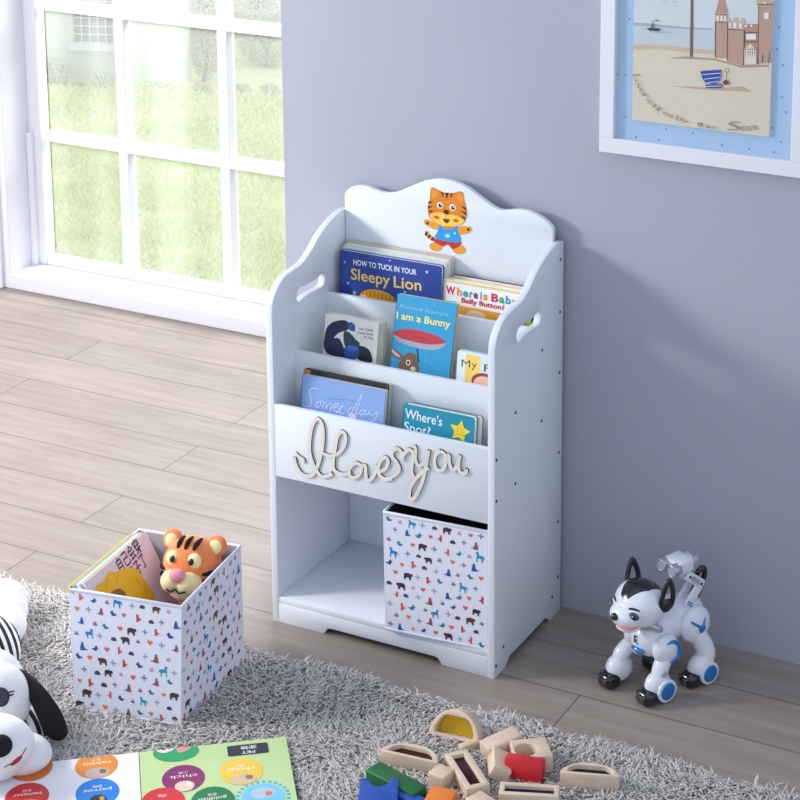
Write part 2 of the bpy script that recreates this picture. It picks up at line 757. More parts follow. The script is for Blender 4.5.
M_leafA = ramp_material('shrub_leaves', [(0.3, (168, 176, 130)), (0.7, (218, 224, 184))], 2, 0.7)
M_leafB = ramp_material('olive_leaves', [(0.3, (160, 160, 132)), (0.7, (206, 206, 176))], 1.5, 0.7)
M_leafC = ramp_material('white_blossom', [(0.3, (206, 208, 194)), (0.7, (252, 252, 248))], 3, 0.7)
M_leafD = ramp_material('pink_flowers', [(0.35, (178, 186, 140)), (0.5, (216, 204, 186)), (0.7, (232, 208, 202))], 5, 0.7)
M_bark = ramp_material('bark', [(0.3, (104, 94, 82)), (0.7, (140, 128, 112))], 3, 0.9)

# the neighbouring house: its own frame, X along the facade (to the right), -Y towards us
hp0, hp1 = on_lawn(45, 82), on_lawn(187, 86)
hx = (hp1 - hp0)
hx.z = 0
hx.normalize()
hy = Vector((-hx.y, hx.x, 0))
HM = Matrix(((hx.x, hy.x, 0, hp1.x), (hx.y, hy.y, 0, hp1.y), (0, 0, 1, GZ), (0, 0, 0, 1)))


def hloc(x, y):
    """pixel -> (along, up) on the facade plane"""
    p = HM.inverted() @ on_plane(x, y, hp1, hy)
    return p.x, p.z


M_house = mat('house_render', (214, 216, 208), 0.9, var=0.03, scale=1, bump=0.1)
M_housepale = mat('house_render_pale', (232, 233, 226), 0.9, var=0.03, scale=1, bump=0.1)
house = thing('house', 'pale rendered house with barred window beyond the lawn', 'house', HM)
wx0, wz0 = hloc(73, 43)
wx1, wz1 = hloc(112, 10)
sx, _ = hloc(133, 40)
bm = new()
h = 6.0
z1 = wz1 + 0.55
box(bm, (-9, 0, 0), (wx0, 0.3, h), HM)
box(bm, (wx0, 0, 0), (wx1, 0.3, wz0), HM)
box(bm, (wx0, 0, z1), (wx1, 0.3, h), HM)
box(bm, (wx1, 0, 0), (sx, 0.3, h), HM)
obj('wall', bm, M_house, house)
bm = new()
box(bm, (sx, -0.08, 0), (0, 0.3, h), HM)
obj('corner_wall', bm, M_housepale, house)
bm = new()
box(bm, (wx0 - 0.05, -0.10, wz0 - 0.11), (wx1 + 0.10, 0.02, wz0 - 0.01), HM, bev=0.01)
obj('window_sill', bm, M_trim, house)
wf = new()
for k in range(6):
    x = wx0 + (wx1 - wx0) * k / 5
    box(wf, (x - 0.009, 0.05, wz0), (x + 0.009, 0.10, z1), HM)
nz = 8
for k in range(nz + 1):
    z = wz0 + (z1 - wz0) * k / nz
    box(wf, (wx0, 0.055, z - 0.009), (wx1, 0.095, z + 0.009), HM)
wfo = obj('window', wf, M_trim, house)
bm = new()
box(bm, (wx0, 0.12, wz0), (wx1, 0.14, z1), HM)
obj('pane', bm, mat('dark_pane', (150, 154, 156), 0.15), wfo)

# planting along the foot of the house and the path
rng = np.random.default_rng(11)


def plant(name, label, cat, px, py, wpx, hpx, n, leaf, m, group=None, depth=8, stems=True):
    """rooted at the pixel's point on the lawn; wpx by hpx pixels across and high"""
    c = on_lawn(px, py)
    r = thing(name, label, cat, c, group)
    w_, h_ = wpx * KP, hpx * KP
    V, q = leaf_cloud(n, (c.x, c.y, GZ + h_ * 0.52), (w_ / 2, depth * KP, h_ * 0.5), leaf * KP, rng)
    mesh_np('foliage', V, q, np.zeros((0, 3), int), m, r)
    if stems:
        bm = new()
        for k in range(5):
            a = rng.uniform(0, 2 * PI)
            tube(bm, [(c.x, c.y, GZ), (c.x + math.cos(a) * w_ * .15, c.y + math.sin(a) * w_ * .05, GZ + h_ * .4),
                      (c.x + math.cos(a) * w_ * .3, c.y + math.sin(a) * w_ * .1, GZ + h_ * .8)], [0.014, 0.01, 0.005], 6)
        obj('stems', bm, M_bark, r)
    return r


plant('garden_shrub', 'round pale shrub left of the house window, against the wall', 'shrub', 57, 87, 34, 31, 900, 1.5, M_leafA)
plant('garden_shrub', 'low sparse shrub under the right end of the house window sill', 'shrub', 102, 89, 26, 20, 260, 1.3, M_leafA)
for i, (px, py, ww, hh, lab) in enumerate([
        (78, 89, 22, 7, 'low flowers under the house window beside the round shrub'),
        (165, 92, 34, 11, 'low flowers at the pale corner of the house'),
        (203, 94, 28, 12, 'pinkish flower clump below the olive tree'),
        (243, 95, 24, 12, 'darker flower clump below the second tree'),
        (271, 96, 26, 12, 'pink flower clump at the right edge of the window view')]):
    plant('flower_clump', lab, 'flowers', px, py, ww, hh, 420, 1.1, M_leafD, 'flower clumps along the lawn edge', 4)


def tree(label, px, py, cpx, cpy, rx, ry, n, leaf, m):
    """trunk rooted at pixel (px, py); crown centred on the pixel (cpx, cpy), rx by ry pixels"""
    c = on_lawn(px, py)
    r = thing('garden_tree', label, 'tree', c, 'trees beyond the lawn')
    p = on_plane(cpx, cpy, c, Vector((c_f[0], c_f[1], 0)).normalized())
    k2 = (c - Vector(CAM)).length / FPX
    bm = new()
    tube(bm, [c, (c + p) / 2 + Vector((0.04, 0, 0)), p], [2.2 * k2, 1.7 * k2, 1.2 * k2], 10)
    for k in range(5):
        a = k * 1.3
        e = p + Vector((math.cos(a) * rx * k2 * .6, math.sin(a) * rx * k2 * .3, ry * k2 * .5))
        tube(bm, [p - Vector((0, 0, ry * k2 * .4)), (p + e) / 2, e], [k2, .7 * k2, .4 * k2], 6)
    obj('trunk', bm, M_bark, r)
    V, q = leaf_cloud(n, tuple(p), (rx * k2, rx * k2 * .5, ry * k2), leaf * k2, rng)
    mesh_np('crown', V, q, np.zeros((0, 3), int), m, r)


tree('dense olive-leaved tree beside the house corner', 203, 82, 206, 52, 19, 28, 2600, 1.3, M_leafB)
tree('olive-brown tree behind the strip of lawn at the right of the window', 266, 66, 266, 42, 34, 24, 3600, 1.4, M_leafB)
tree('white-blossomed tree above the olive tree', 207, 62, 205, 6, 26, 13, 1500, 1.6, M_leafC)
tree('white-blossomed tree nearest the grey wall', 250, 60, 256, 4, 30, 14, 1500, 1.6, M_leafC)
hp = on_lawn(225, 52)
hedge = thing('hedge', 'tall clipped hedge closing off the garden behind the trees', 'hedge', hp)
HD = Matrix.Translation(hp) @ Matrix.Rotation(math.atan2(hx.y, hx.x), 4, 'Z')
bm = new()
box(bm, (-1.2, 1.2, 0), (9, 2.4, 7), HD, bev=0.15)
obj('core', bm, M_leafB, hedge)
V, q = leaf_cloud(9000, (0, 0, 0), (1, 1, 1), 0.10, rng)
u = rng.uniform(size=(9000, 2))
P = np.array(HD.translation) + np.outer(u[:, 0] * 10.2 - 1.2, np.array(HD.to_3x3() @ Vector((1, 0, 0)))) + np.array(HD.to_3x3() @ Vector((0, 1, 0))) * 1.17
P[:, 2] = GZ + u[:, 1] * 7
V = V.reshape(-1, 4, 3)
V = V - V.mean(1, keepdims=True) + P[:, None, :]
mesh_np('foliage', V.reshape(-1, 3), q, np.zeros((0, 3), int), M_leafB, hedge)


# ================================================================== BOOKCASE
W, D, T = 0.50, 0.3046, 0.014
bc = thing('bookcase', 'white tiered children\'s bookcase with tiger sticker and wooden lettering, against the grey wall', 'bookcase', (W / 2, D / 2, 0))
prof = [(0.3046, 0.790)] + spline([(0.285, 0.7925), (0.262, 0.791), (0.225, 0.782), (0.185, 0.765), (0.15, 0.742), (0.115, 0.726),
                                 (0.075, 0.722), (0.045, 0.717), (0.02, 0.702), (0.004, 0.680), (0.0, 0.655)], 5)
foot = [(0.0, 0.40), (0.0, 0.0), (0.05, 0.0), (0.066, 0.0145), (0.236, 0.0145), (0.252, 0.0), (0.3046, 0.0)]
slot = spline([(0.092, 0.661), (0.095, 0.672), (0.103, 0.679), (0.125, 0.6775), (0.165, 0.6775), (0.187, 0.682), (0.199, 0.674), (0.199, 0.662),
               (0.190, 0.654), (0.165, 0.6545), (0.125, 0.6545), (0.101, 0.650)], 4, True)
YZ = Matrix(((0, 0, 1, 0), (1, 0, 0, 0), (0, 1, 0, 0), (0, 0, 0, 1)))  # (x,y)->(world y, world z), extrude along world x
M_screw = mat('dark_screw_cap', (52, 54, 66), 0.5)
for s, x0 in (('left', 0.0), ('right', W - T)):
    bm = new()
    prism(bm, prof + foot, x0, x0 + T, YZ, bev=0.0022, holes=[slot])
    side = obj('side_panel', bm, M_white, bc, 40)
    if s == 'right':
        for y, z in ((0.0075, 0.448), (0.0075, 0.365), (0.089, 0.367), (0.207, 0.450), (0.089, 0.512), (0.207, 0.597), (0.290, 0.757), (0.290, 0.648),
                     (0.290, 0.521), (0.290, 0.35), (0.290, 0.20), (0.290, 0.079), (0.264, 0.046), (0.04, 0.048), (0.0075, 0.024)):
            bm = new()
            cyl(bm, (W - 0.001, y, z), (W + 0.001, y, z), 0.0032, seg=12)
            obj('screw_cap', bm, M_screw, side)
XZ = Matrix(((1, 0, 0, 0), (0, 0, 1, 0), (0, 1, 0, 0), (0, 0, 0, 1)))  # (x,y)->(world x, world z), extrude along world y
bt = spline([(0.0145, 0.79), (0.0135, 0.815), (0.016, 0.829), (0.033, 0.843), (0.060, 0.8485), (0.085, 0.8445), (0.108, 0.8405), (0.135, 0.845),
             (0.165, 0.860), (0.205, 0.879), (0.247, 0.887), (0.290, 0.880), (0.325, 0.862), (0.355, 0.846), (0.376, 0.841), (0.405, 0.8465),
             (0.433, 0.8475), (0.460, 0.839), (0.479, 0.8265), (0.486, 0.815), (0.4855, 0.79)], 4)
bm = new()
prism(bm, [(0.014, 0.02)] + bt + [(0.486, 0.02)], 0.284, 0.297, XZ, bev=0.002)
obj('back_panel', bm, M_white, bc, 40)
tiers = [(0.0, 0.318, 0.470), (0.083, 0.345, 0.553), (0.203, 0.43, 0.638)]
for y, z0, z1 in tiers:
    bm = new()
    box(bm, (T, y, z0), (W - T, y + 0.012, z1), bev=0.0015)
    obj('tier_panel', bm, M_white, bc, 40)
for y0, y1, z in ((0.012, 0.284, 0.332), (0.095, 0.284, 0.425), (0.215, 0.284, 0.51)):
    bm = new()
    box(bm, (T, y0, z - 0.012), (W - T, y1, z), bev=0.001)
    obj('shelf_board', bm, M_white, bc, 40)
bm = new()
box(bm, (T, 0.001, 0.042), (W - T, 0.284, 0.055), bev=0.0015)
obj('bottom_shelf', bm, M_white, bc, 40)
bm = new()
prism(bm, [(T, 0.0), (0.120, 0.0), (0.127, 0.012), (0.134, 0.0145), (0.372, 0.0145), (0.379, 0.012), (0.386, 0.0), (W - T, 0.0), (W - T, 0.0415), (T, 0.0415)],
      0.0, 0.012, XZ, bev=0.0012)
obj('plinth', bm, M_white, bc, 40)

# tiger sticker on the back panel (traced in a 10.667x view of 420,180)
BPY = 0.284


def tg(X, Y):
    p = on_y(420 + X / 10.667, 180 + Y / 10.667, BPY)
    return (p.x, p.z)


O1, O2, YE, BL, DK = (222, 128, 30), (232, 152, 40), (244, 200, 84), (40, 150, 212), (72, 30, 24)
a = Art()
P_ = lambda pts, c, sm=4: a.poly(spline([tg(*p) for p in pts], sm, True), c)
P_([(50, 560), (75, 540), (110, 580), (160, 620), (190, 640), (150, 650), (90, 620)], O2)
for x0 in ((58, 568), (88, 595), (125, 622)):
    P_([(x0[0] - 8, x0[1] + 12), (x0[0] + 12, x0[1] - 16), (x0[0] + 28, x0[1] - 2), (x0[0] + 8, x0[1] + 30)], DK, 2)
P_([(105, 690), (150, 665), (240, 670), (250, 710), (210, 755), (150, 755), (110, 730)], O2)
P_([(340, 720), (370, 680), (440, 690), (485, 730), (480, 775), (420, 790), (365, 770)], O2)
P_([(150, 625), (290, 645), (435, 655), (425, 700), (350, 735), (300, 690), (240, 705), (155, 660)], (186, 48, 48))
P_([(45, 430), (80, 420), (130, 440), (200, 470), (180, 530), (100, 500), (50, 470)], O2)
P_([(410, 500), (480, 490), (540, 500), (555, 530), (530, 560), (460, 580), (410, 575)], O2)
a.ell(*tg(82, 460), 0.0028, 0.0034, DK)
a.ell(*tg(518, 528), 0.0028, 0.0034, DK)
P_([(210, 475), (250, 500), (340, 510), (400, 490), (410, 540), (435, 660), (300, 655), (160, 615), (190, 550)], BL, 3)
P_([(245, 490), (350, 500), (340, 525), (270, 520)], O1)
a.ell(*tg(293, 590), 0.0075, 0.006, (70, 180, 226))
a.ell(*tg(296, 596), 0.004, 0.002, (240, 246, 250))
a.ell(*tg(372, 568), 0.002, 0.002, (240, 236, 180))
P_([(118, 90), (150, 80), (225, 120), (290, 135), (360, 135), (410, 122), (455, 128), (470, 200), (490, 280), (502, 350), (480, 440), (420, 480),
    (300, 495), (180, 460), (100, 390), (85, 300), (105, 210)], O1)
P_([(130, 105), (165, 105), (190, 150), (140, 190)], O2)
P_([(395, 170), (440, 145), (460, 200), (440, 235)], O2)
P_([(110, 370), (200, 345), (290, 365), (380, 375), (470, 430), (420, 478), (300, 493), (180, 458)], YE)
for s in ([(218, 120), (250, 135), (255, 190)], [(270, 132), (310, 136), (288, 205)], [(325, 145), (358, 140), (325, 195)],
          [(95, 225), (145, 230), (90, 255)], [(85, 275), (140, 280), (90, 305)], [(95, 322), (150, 325), (105, 352)],
          [(440, 280), (488, 290), (492, 325)], [(432, 325), (498, 345), (496, 375)], [(425, 375), (485, 395), (482, 422)]):
    a.poly([tg(*p) for p in s], DK)
for ex, ey in ((217, 268), (352, 292)):
    a.ell(*tg(ex, ey), 0.0068, 0.0068, (250, 246, 236))
    a.ell(*tg(ex + 3, ey + 2), 0.0042, 0.0046, (24, 20, 24))
    a.ell(*tg(ex + 8, ey - 6), 0.0013, 0.0013, (250, 250, 250))
a.ell(*tg(283, 340), 0.0062, 0.0048, (60, 26, 24))
a.line([tg(283, 355), tg(284, 405)], 0.0007, DK)
P_([(250, 408), (284, 415), (318, 418), (300, 455), (270, 450)], (96, 40, 30), 2)
a.ell(*tg(178, 395), 0.006, 0.0034, (214, 84, 34))
a.ell(*tg(384, 430), 0.006, 0.0034, (214, 84, 34))
a.build('tiger_sticker', bc, (0, BPY, 0), (1, 0, 0), (0, 0, 1), (0, -1, 0))

# wooden script lettering glued to the front panel
strokes = [
    [(296, 452.5), (300, 456.5), (304, 459), (303.5, 462)],
    [(294.8, 456.5), (297, 465), (301.5, 472), (308, 475.5), (314, 473.5), (318.5, 465), (322.3, 452), (324, 438), (323.3, 425), (319, 418.3), (314, 423),
     (311, 436), (310.6, 451), (314, 463), (318.5, 471.5), (323, 475.6), (329, 475), (333, 472.5)],
    [(324, 453), (332, 455.5), (340, 452), (345.5, 444), (346.3, 435), (342.3, 431), (338, 437), (335.8, 449), (334, 461), (335, 469), (341, 473), (347, 473.3), (351.5, 471)],
    [(358.5, 462), (353.5, 464), (349.8, 470), (351.5, 476), (357, 476.6), (361.5, 471.5), (361.8, 465), (357.5, 462.3)],
    [(361.5, 466), (366, 465), (366.6, 472), (368, 479.5), (372.5, 478), (376.5, 471), (378.5, 465)],
    [(379, 471.8), (386, 468), (389, 461.5), (386.8, 456.8), (382, 459.5), (379.3, 467), (381, 475), (387, 478.5), (393, 477.5)],
    [(385, 479), (393, 476), (400, 469.5), (397.5, 461.5), (393.3, 456.5), (393.5, 450.5), (398.5, 448), (402.3, 452), (402.8, 458.5), (405.5, 452.5), (410, 449), (414, 452),
     (413.5, 460), (412.5, 470), (414.5, 476)],
    [(415, 444.5), (416.5, 449), (416.2, 458), (419, 464.5), (424, 463), (428, 456), (429.5, 450.5)],
    [(429.8, 449.5), (427.5, 462), (424.5, 477), (419.5, 490), (414, 498), (410.5, 496.5), (411, 488), (416.5, 478), (423.5, 471.5), (429.5, 466.5)],
    [(441.5, 450), (437, 453.5), (435.3, 461), (437.8, 468.5), (443.5, 469), (446.7, 462.5), (445.8, 454), (441.5, 450.3)],
    [(446, 460), (449.5, 454), (450.3, 462), (453.5, 469), (457.5, 466), (460.5, 457)],
    [(461, 454.5), (459.5, 464), (461, 471.5), (466.5, 472), (467.5, 468)],
]
bm = new()
for si, st in enumerate(strokes):
    pts = spline([tuple(on_y(p[0], p[1], 0.0))[0:3:2] for p in st], 6)
    n = len(pts)
    Lp, Rp = [], []
    for i, p in enumerate(pts):
        A, B = pts[max(i - 1, 0)], pts[min(i + 1, n - 1)]
        d = Vector((B[0] - A[0], B[1] - A[1])).normalized()
        w = 0.0037
        Lp.append((p[0] - d.y * w, p[1] + d.x * w))
        Rp.append((p[0] + d.y * w, p[1] - d.x * w))
    y1 = -0.0002
    rows = []
    for i in range(n):
        rows.append([bm.verts.new((q[0], yy, q[1])) for q, yy in ((Lp[i], -0.0032 - 0.0006 * i / n - 0.00007 * si), (Rp[i], -0.0032 - 0.0006 * i / n - 0.00007 * si), (Rp[i], y1), (Lp[i], y1))])
    for i in range(n - 1):
        A, B = rows[i], rows[i + 1]
        for k in range(4):
            f = bm.faces.new((A[k], A[(k + 1) % 4], B[(k + 1) % 4], B[k]))
            f.material_index = 0 if k == 0 else 1
    for r_ in (rows[0], rows[-1][::-1]):
        f = bm.faces.new(r_)
        f.material_index = 1
bmesh.ops.recalc_face_normals(bm, faces=list(bm.faces))
o = obj('script_lettering', bm, [M_lettering, M_burn], bc)
o['label'] = 'pale plywood script lettering reading I Love you'


# ================================================================== BOOKS
def book_frame(yref, zref, lean, zbot, yaw=0.0):
    t = math.radians(lean)
    c, s = math.cos(t), math.sin(t)
    v = Vector((0, s, c))
    n = Vector((0, -c, s))
    u = Vector((1, 0, 0))
    if yaw:
        R = Matrix.Rotation(math.radians(yaw), 3, 'Z')
        u, v, n = R @ u, R @ v, R @ n
    return u, v, n, Vector((0, yref, zref))


def make_book(label, group, frame, TL, TR, zbot, thick, cover, pages=None, round_=0.0, art=None, back=None, w_override=None, drop=0.0, x_shift=0.0, spine_white=False):
    """frame: front plane; TL/TR pixels of the cover's top corners"""
    u, v, n, p0 = frame
    zbot += thick * n.z
    A, B = on_plane(*TL, p0, n), on_plane(*TR, p0, n)
    z = (A.z + B.z) / 2 - drop
    wdt = w_override or (B - A).dot(u)
    k = (A.z - zbot) / v.z
    O = A - v * k
    # slide so the bottom sits at zbot with the same left edge
    h = (z - zbot) / v.z
    M = Matrix(((u.x, -n.x, v.x, O.x + x_shift), (u.y, -n.y, v.y, O.y), (u.z, -n.z, v.z, O.z), (0, 0, 0, 1)))
    r = thing('book', label, 'book', M, group)
    XZl = Matrix(((1, 0, 0, 0), (0, 0, 1, 0), (0, 1, 0, 0), (0, 0, 0, 1)))
    out = rrect(0, 0, wdt, h, max(round_, 0.0012), 5)
    if round_:
        out = [(p[0], p[1]) for p in out]
    bm = new()
    prism(bm, out, 0.0, 0.0022, M @ XZl)
    prism(bm, out, thick - 0.0022, thick, M @ XZl, mi=1)
    box(bm, (0, 0.0, 0.002), (0.0016, thick, h - 0.002), M, mi=0)
    mc = cover if isinstance(cover, bpy.types.Material) else ink(cover)
    mb = mc if back is None else ink(back)
    obj('cover', bm, [mc, mb], r)
    bm = new()
    e = 0.0012
    nb = max(2, int(thick / 0.0035))
    for q in range(nb):  # board leaves, each with a hairline gap
        y0 = 0.0022 + (thick - 0.0044) * q / nb
        y1 = 0.0022 + (thick - 0.0044) * (q + 1) / nb - 0.0004
        prism(bm, rrect(0.0018, e, wdt - e, h - e, max(round_ - e, 0.001), 5), y0, y1, M @ XZl)
    obj('page_block', bm, pages or M_pages, r)
    if art:
        def loc(px, py):
            d = on_plane(px, py, M.translation, n) - M.translation
            return (d.dot(u), d.dot(v))
        ar = Art()
        art(ar, loc, wdt, h)
        ar.build('cover_print', r, M.translation, u, v, n)
    return r


# clip printed shapes to the cover rectangle
def clip_poly(pts, x0, y0, x1, y1):
    def cut(P, f, ip):
        o = []
        for i in range(len(P)):
            a_, b_ = P[i - 1], P[i]
            fa, fb = f(a_), f(b_)
            if fa != fb:
                o.append(ip(a_, b_))
            if fb:
                o.append(b_)
        return o
    for ax, val, sg in ((0, x0, 1), (0, x1, -1), (1, y0, 1), (1, y1, -1)):
        if not pts:
            break
        f = lambda p: (p[ax] - val) * sg >= 0

        def ip(a_, b_):
            t = (val - a_[ax]) / (b_[ax] - a_[ax])
            return (a_[0] + (b_[0] - a_[0]) * t, a_[1] + (b_[1] - a_[1]) * t)
        pts = cut(pts, f, ip)
    return pts


def star(ar, x, y, r, c, rot=0.0, inner=0.42):
    ar.poly([(x + (r if k % 2 == 0 else r * inner) * math.sin(rot + k * PI / 5), y + (r if k % 2 == 0 else r * inner) * math.cos(rot + k * PI / 5)) for k in range(10)], c)


def ellpts(x, y, rx, ry, n=32):
    return [(x + rx * math.cos(2 * PI * k / n), y + ry * math.sin(2 * PI * k / n)) for k in range(n)]


# -- top tier, left stack
G1 = 'board books in the top tier'
F1 = book_frame(0.234, 0.65, 2.0, 0.51)


def art_lion(ar, L, w, h):
    wh = (236, 240, 246)
    ar.text('HOW TO TUCK IN YOUR', L(353.5, 264.5), L(416.5, 275.0), 0.0112, wh, 0.015)
    yl = (246, 210, 96)
    ar.text('Sleepy', L(351, 279), L(390, 285.5), 0.0235, yl, 0.012)
    ar.text('Lion', L(394, 287), L(421.5, 290.8), 0.0235, yl, 0.012)
    for x, y, s in ((345, 262, .0035), (348, 283, .0045), (354.5, 293, .0065), (427, 272, .005), (405, 292, .004), (390, 260.5, .003)):
        star(ar, *L(x, y), s, (160, 200, 240))
    c = L(378, 300)
    ar.poly(clip_poly(ellpts(c[0], c[1], 0.043, 0.022), 0.002, 0.002, w - .002, h - .002), (226, 160, 44))
    for k in range(9):
        x = c[0] - 0.036 + k * 0.009
        ar.line([(x, c[1] + 0.004), (x + 0.002, c[1] + 0.017 - abs(k - 4) * 0.001)], 0.0016, (150, 84, 30), same=k > 0)
    ar.ell(*L(364, 297), 0.007, 0.006, (238, 190, 130))


make_book('dark blue board book titled Sleepy Lion, front of the top left stack', G1, F1, (340, 250.5), (441.5, 266), 0.5102, 0.012, (36, 66, 148), round_=0.006, art=art_lion)
for i, (dy, TLp, TRp, cov, lab, th) in enumerate([
        (0.0125, (342, 247), (446.5, 263), (206, 216, 218), 'pale grey board book directly behind the dark blue lion book', 0.010),
        (0.0235, (344, 244.5), (449, 259.5), (222, 222, 212), 'cream board book third in the top left stack', 0.011),
        (0.0355, (346, 241), (452.5, 257), (190, 184, 176), 'taupe board book at the back of the top left stack', 0.0105)]):
    make_book(lab, G1, book_frame(0.234 + dy, 0.65, 2.0, 0.51), TLp, TRp, 0.5102, th, cov, round_=0.006)


# -- top tier, right
def art_baby(ar, L, w, h):
    cols = [(206, 40, 92), (232, 140, 44), (40, 150, 190), (60, 160, 80), (130, 60, 150)]
    tx = [('W', 446, 455.3, 0), ('h', 457, 462, 1), ('e', 463, 468.2, 2), ('r', 469.5, 472.8, 3), ('e', 473.5, 478, 4), ('i', 480.3, 481.8, 2), ('s', 483.2, 487.6, 1),
          ('B', 491.3, 498.5, 0), ('a', 499.4, 504.6, 3), ('b', 505.8, 510.8, 2), ('y', 511.6, 516.6, 1), ("'", 516.8, 518, 3), ('s', 518.5, 522, 0)]
    bl = lambda x: 293.2 + (x - 446) * 0.172
    for ch, xa, xb, c in tx:
        ar.text(ch, L(xa, bl(xa)), L(xb, bl(xb)), 0.0160, cols[c], 0.035)
    ar.text('Belly Button?', L(461.5, 302.2), L(504.5, 310.0), 0.0098, (196, 40, 60), 0.025)
    q0, q1 = L(444, 300.5), L(461, 302.8)
    ar.line([(0.003, q0[1]), (0.030, q1[1])], 0.0018, (70, 180, 170))
    y = L(462, 304.5)[1]
    ar.poly([(0.012, y - .002), (w - .003, y - .004), (w - .003, .01), (0.012, .01)], (232, 168, 56))
    c = L(476, 316)
    ar.ell(c[0], c[1], 0.022, 0.011, (244, 214, 180))
    ar.poly([L(526, 330), L(542, 331), L(543, 311), L(528, 310)], (150, 176, 56))
    ar.poly([L(531, 331), L(536, 331), L(537, 311), L(532, 311)], (30, 40, 26))
    yt = L(444, 281.5)[1]
    ar.poly([(0.002, h - .0005), (w - .002, h - .0005), (w - .002, h - .0042), (0.002, h - .0042)], (236, 200, 130))


G2 = G1
make_book('white board book asking Where is Baby\'s Belly Button, top tier right', G1, book_frame(0.240, 0.66, 3, 0.51), (443.5, 278.5), (530, 294), 0.5102, 0.011, (240, 240, 238), art=art_baby, w_override=0.177)
make_book('yellow-edged board book just behind the baby book', G1, book_frame(0.2525, 0.66, 3, 0.51), (448, 277), (530, 292), 0.5102, 0.009, (238, 208, 150), w_override=0.172)
make_book('thin dark-backed white book last behind the baby book', G1, book_frame(0.263, 0.66, 3, 0.51), (454, 274.5), (531, 289.5), 0.5102, 0.010, (226, 222, 222), back=(40, 40, 46), w_override=0.158)


# -- middle tier
G3 = 'board books in the middle tier'


def art_bear(ar, L, w, h):
    nv, bk, gr, bl = (30, 34, 74), (28, 32, 44), (34, 66, 80), (36, 84, 158)
    q = lambda X, Y: L(315 + X / 9.41, 305 + Y / 9.41)
    P = lambda pts, c: ar.poly(clip_poly(spline([q(*p) for p in pts], 4, True), 0.002, 0.004, w - .002, h - .002), c)
    P([(300, 150), (200, 150), (120, 200), (90, 300), (85, 400), (140, 470), (300, 500), (330, 560), (240, 330), (180, 310), (230, 260), (310, 230)], nv)
    P([(270, 260), (320, 255), (390, 330), (420, 360), (410, 430), (330, 430), (280, 380)], gr)
    P([(410, 390), (480, 400), (525, 450), (535, 540), (420, 520), (390, 470)], bk)
    P([(280, 400), (410, 400), (400, 500), (300, 500)], bl)
    ar.ell(*q(345, 205), 0.0085, 0.008, bl)
    ar.poly([q(310, 165), q(350, 160), q(380, 250), q(330, 240)], bl)
    P([(330, 380), (400, 400), (380, 430), (300, 420)], (60, 110, 190))
    for i, (s, x0, x1, y) in enumerate((('Los Cielo', 415, 548, 228), ('Canta Cloud', 400, 548, 266), ('by Tua', 462, 545, 305))):
        ar.text(s, q(x0, y), q(x1, y + 20), 0.0040, (40, 42, 46), 0.01)


FB = book_frame(0.120, 0.56, 9, 0.425)
make_book('white board book with a dark blue curled bear on its cover, middle tier left', G3, FB, (325, 312.5), (378.5, 324), 0.4255, 0.019, (232, 230, 222), art=art_bear)
make_book('plain cream book behind the blue bear book', G3, book_frame(0.1400, 0.56, 9, 0.425), (329, 312), (385, 324), 0.4255, 0.010, (216, 210, 176))


def art_bunny(ar, L, w, h):
    q = lambda X, Y: L(385 + X / 8.89, 290 + Y / 8.89)
    ar.text('Richard Scarry\'s', q(135, 155), q(560, 232), 0.0066, (150, 190, 226), 0.0)
    yl = (240, 226, 120)
    ar.text('I am a Bunny', q(100, 250), q(580, 335), 0.0135, yl, 0.02)
    for k in range(46):
        x = random.uniform(0.004, w - 0.004)
        y = random.uniform(0.01, h - 0.014)
        ar.line([(x, y), (x, y + random.uniform(0.004, 0.010))], 0.0005, (150, 214, 232), same=k > 0)
    c = q(300, 470)
    ar.ell(c[0], c[1], 0.052, 0.010, (150, 160, 170), PI, 2 * PI)
    c = q(305, 425)
    P = lambda pts, cc: ar.poly(clip_poly(spline([q(*p) for p in pts], 4, True), 0.002, 0.002, w - .002, h - .002), cc)
    P([(75, 395), (130, 440), (240, 500), (400, 535), (490, 520), (535, 475), (300, 440)], (158, 166, 176))
    P([(75, 390), (110, 360), (230, 348), (400, 385), (500, 430), (535, 470), (430, 485), (300, 470), (150, 430)], (190, 44, 60))
    for k in range(5):
        ar.line([q(305, 415), q(120 + k * 95, 440 + k * 8)], 0.0005, (110, 26, 40), same=k > 0)
    ar.line([q(285, 520), q(300, 640)], 0.0028, (40, 40, 60))
    br = (112, 84, 62)
    P([(165, 600), (200, 560), (260, 565), (290, 620), (300, 720), (260, 760), (130, 730), (120, 660)], br)
    P([(40, 520), (70, 515), (130, 560), (170, 600), (140, 620), (80, 590), (50, 560)], br)
    P([(52, 530), (70, 528), (120, 570), (140, 598), (90, 580)], (226, 170, 170))
    c = q(207, 645)
    ar.ell(c[0], c[1], 0.0048, 0.0055, (240, 236, 226))
    ar.ell(c[0], c[1], 0.0030, 0.0036, (26, 22, 22))
    c = q(250, 700)
    ar.ell(c[0], c[1], 0.006, 0.0045, (206, 190, 168))


FU = book_frame(0.131, 0.56, 14, 0.425)
make_book('blue rainy picture book titled I am a Bunny, tallest in the middle tier', G3, FU, (397.5, 293), (457, 304.5), 0.4255, 0.013, (36, 150, 196), pages=mat('brown_page_edges', (176, 156, 128), 0.8, var=0.1, scale=300), art=art_bunny, back=(196, 190, 170))


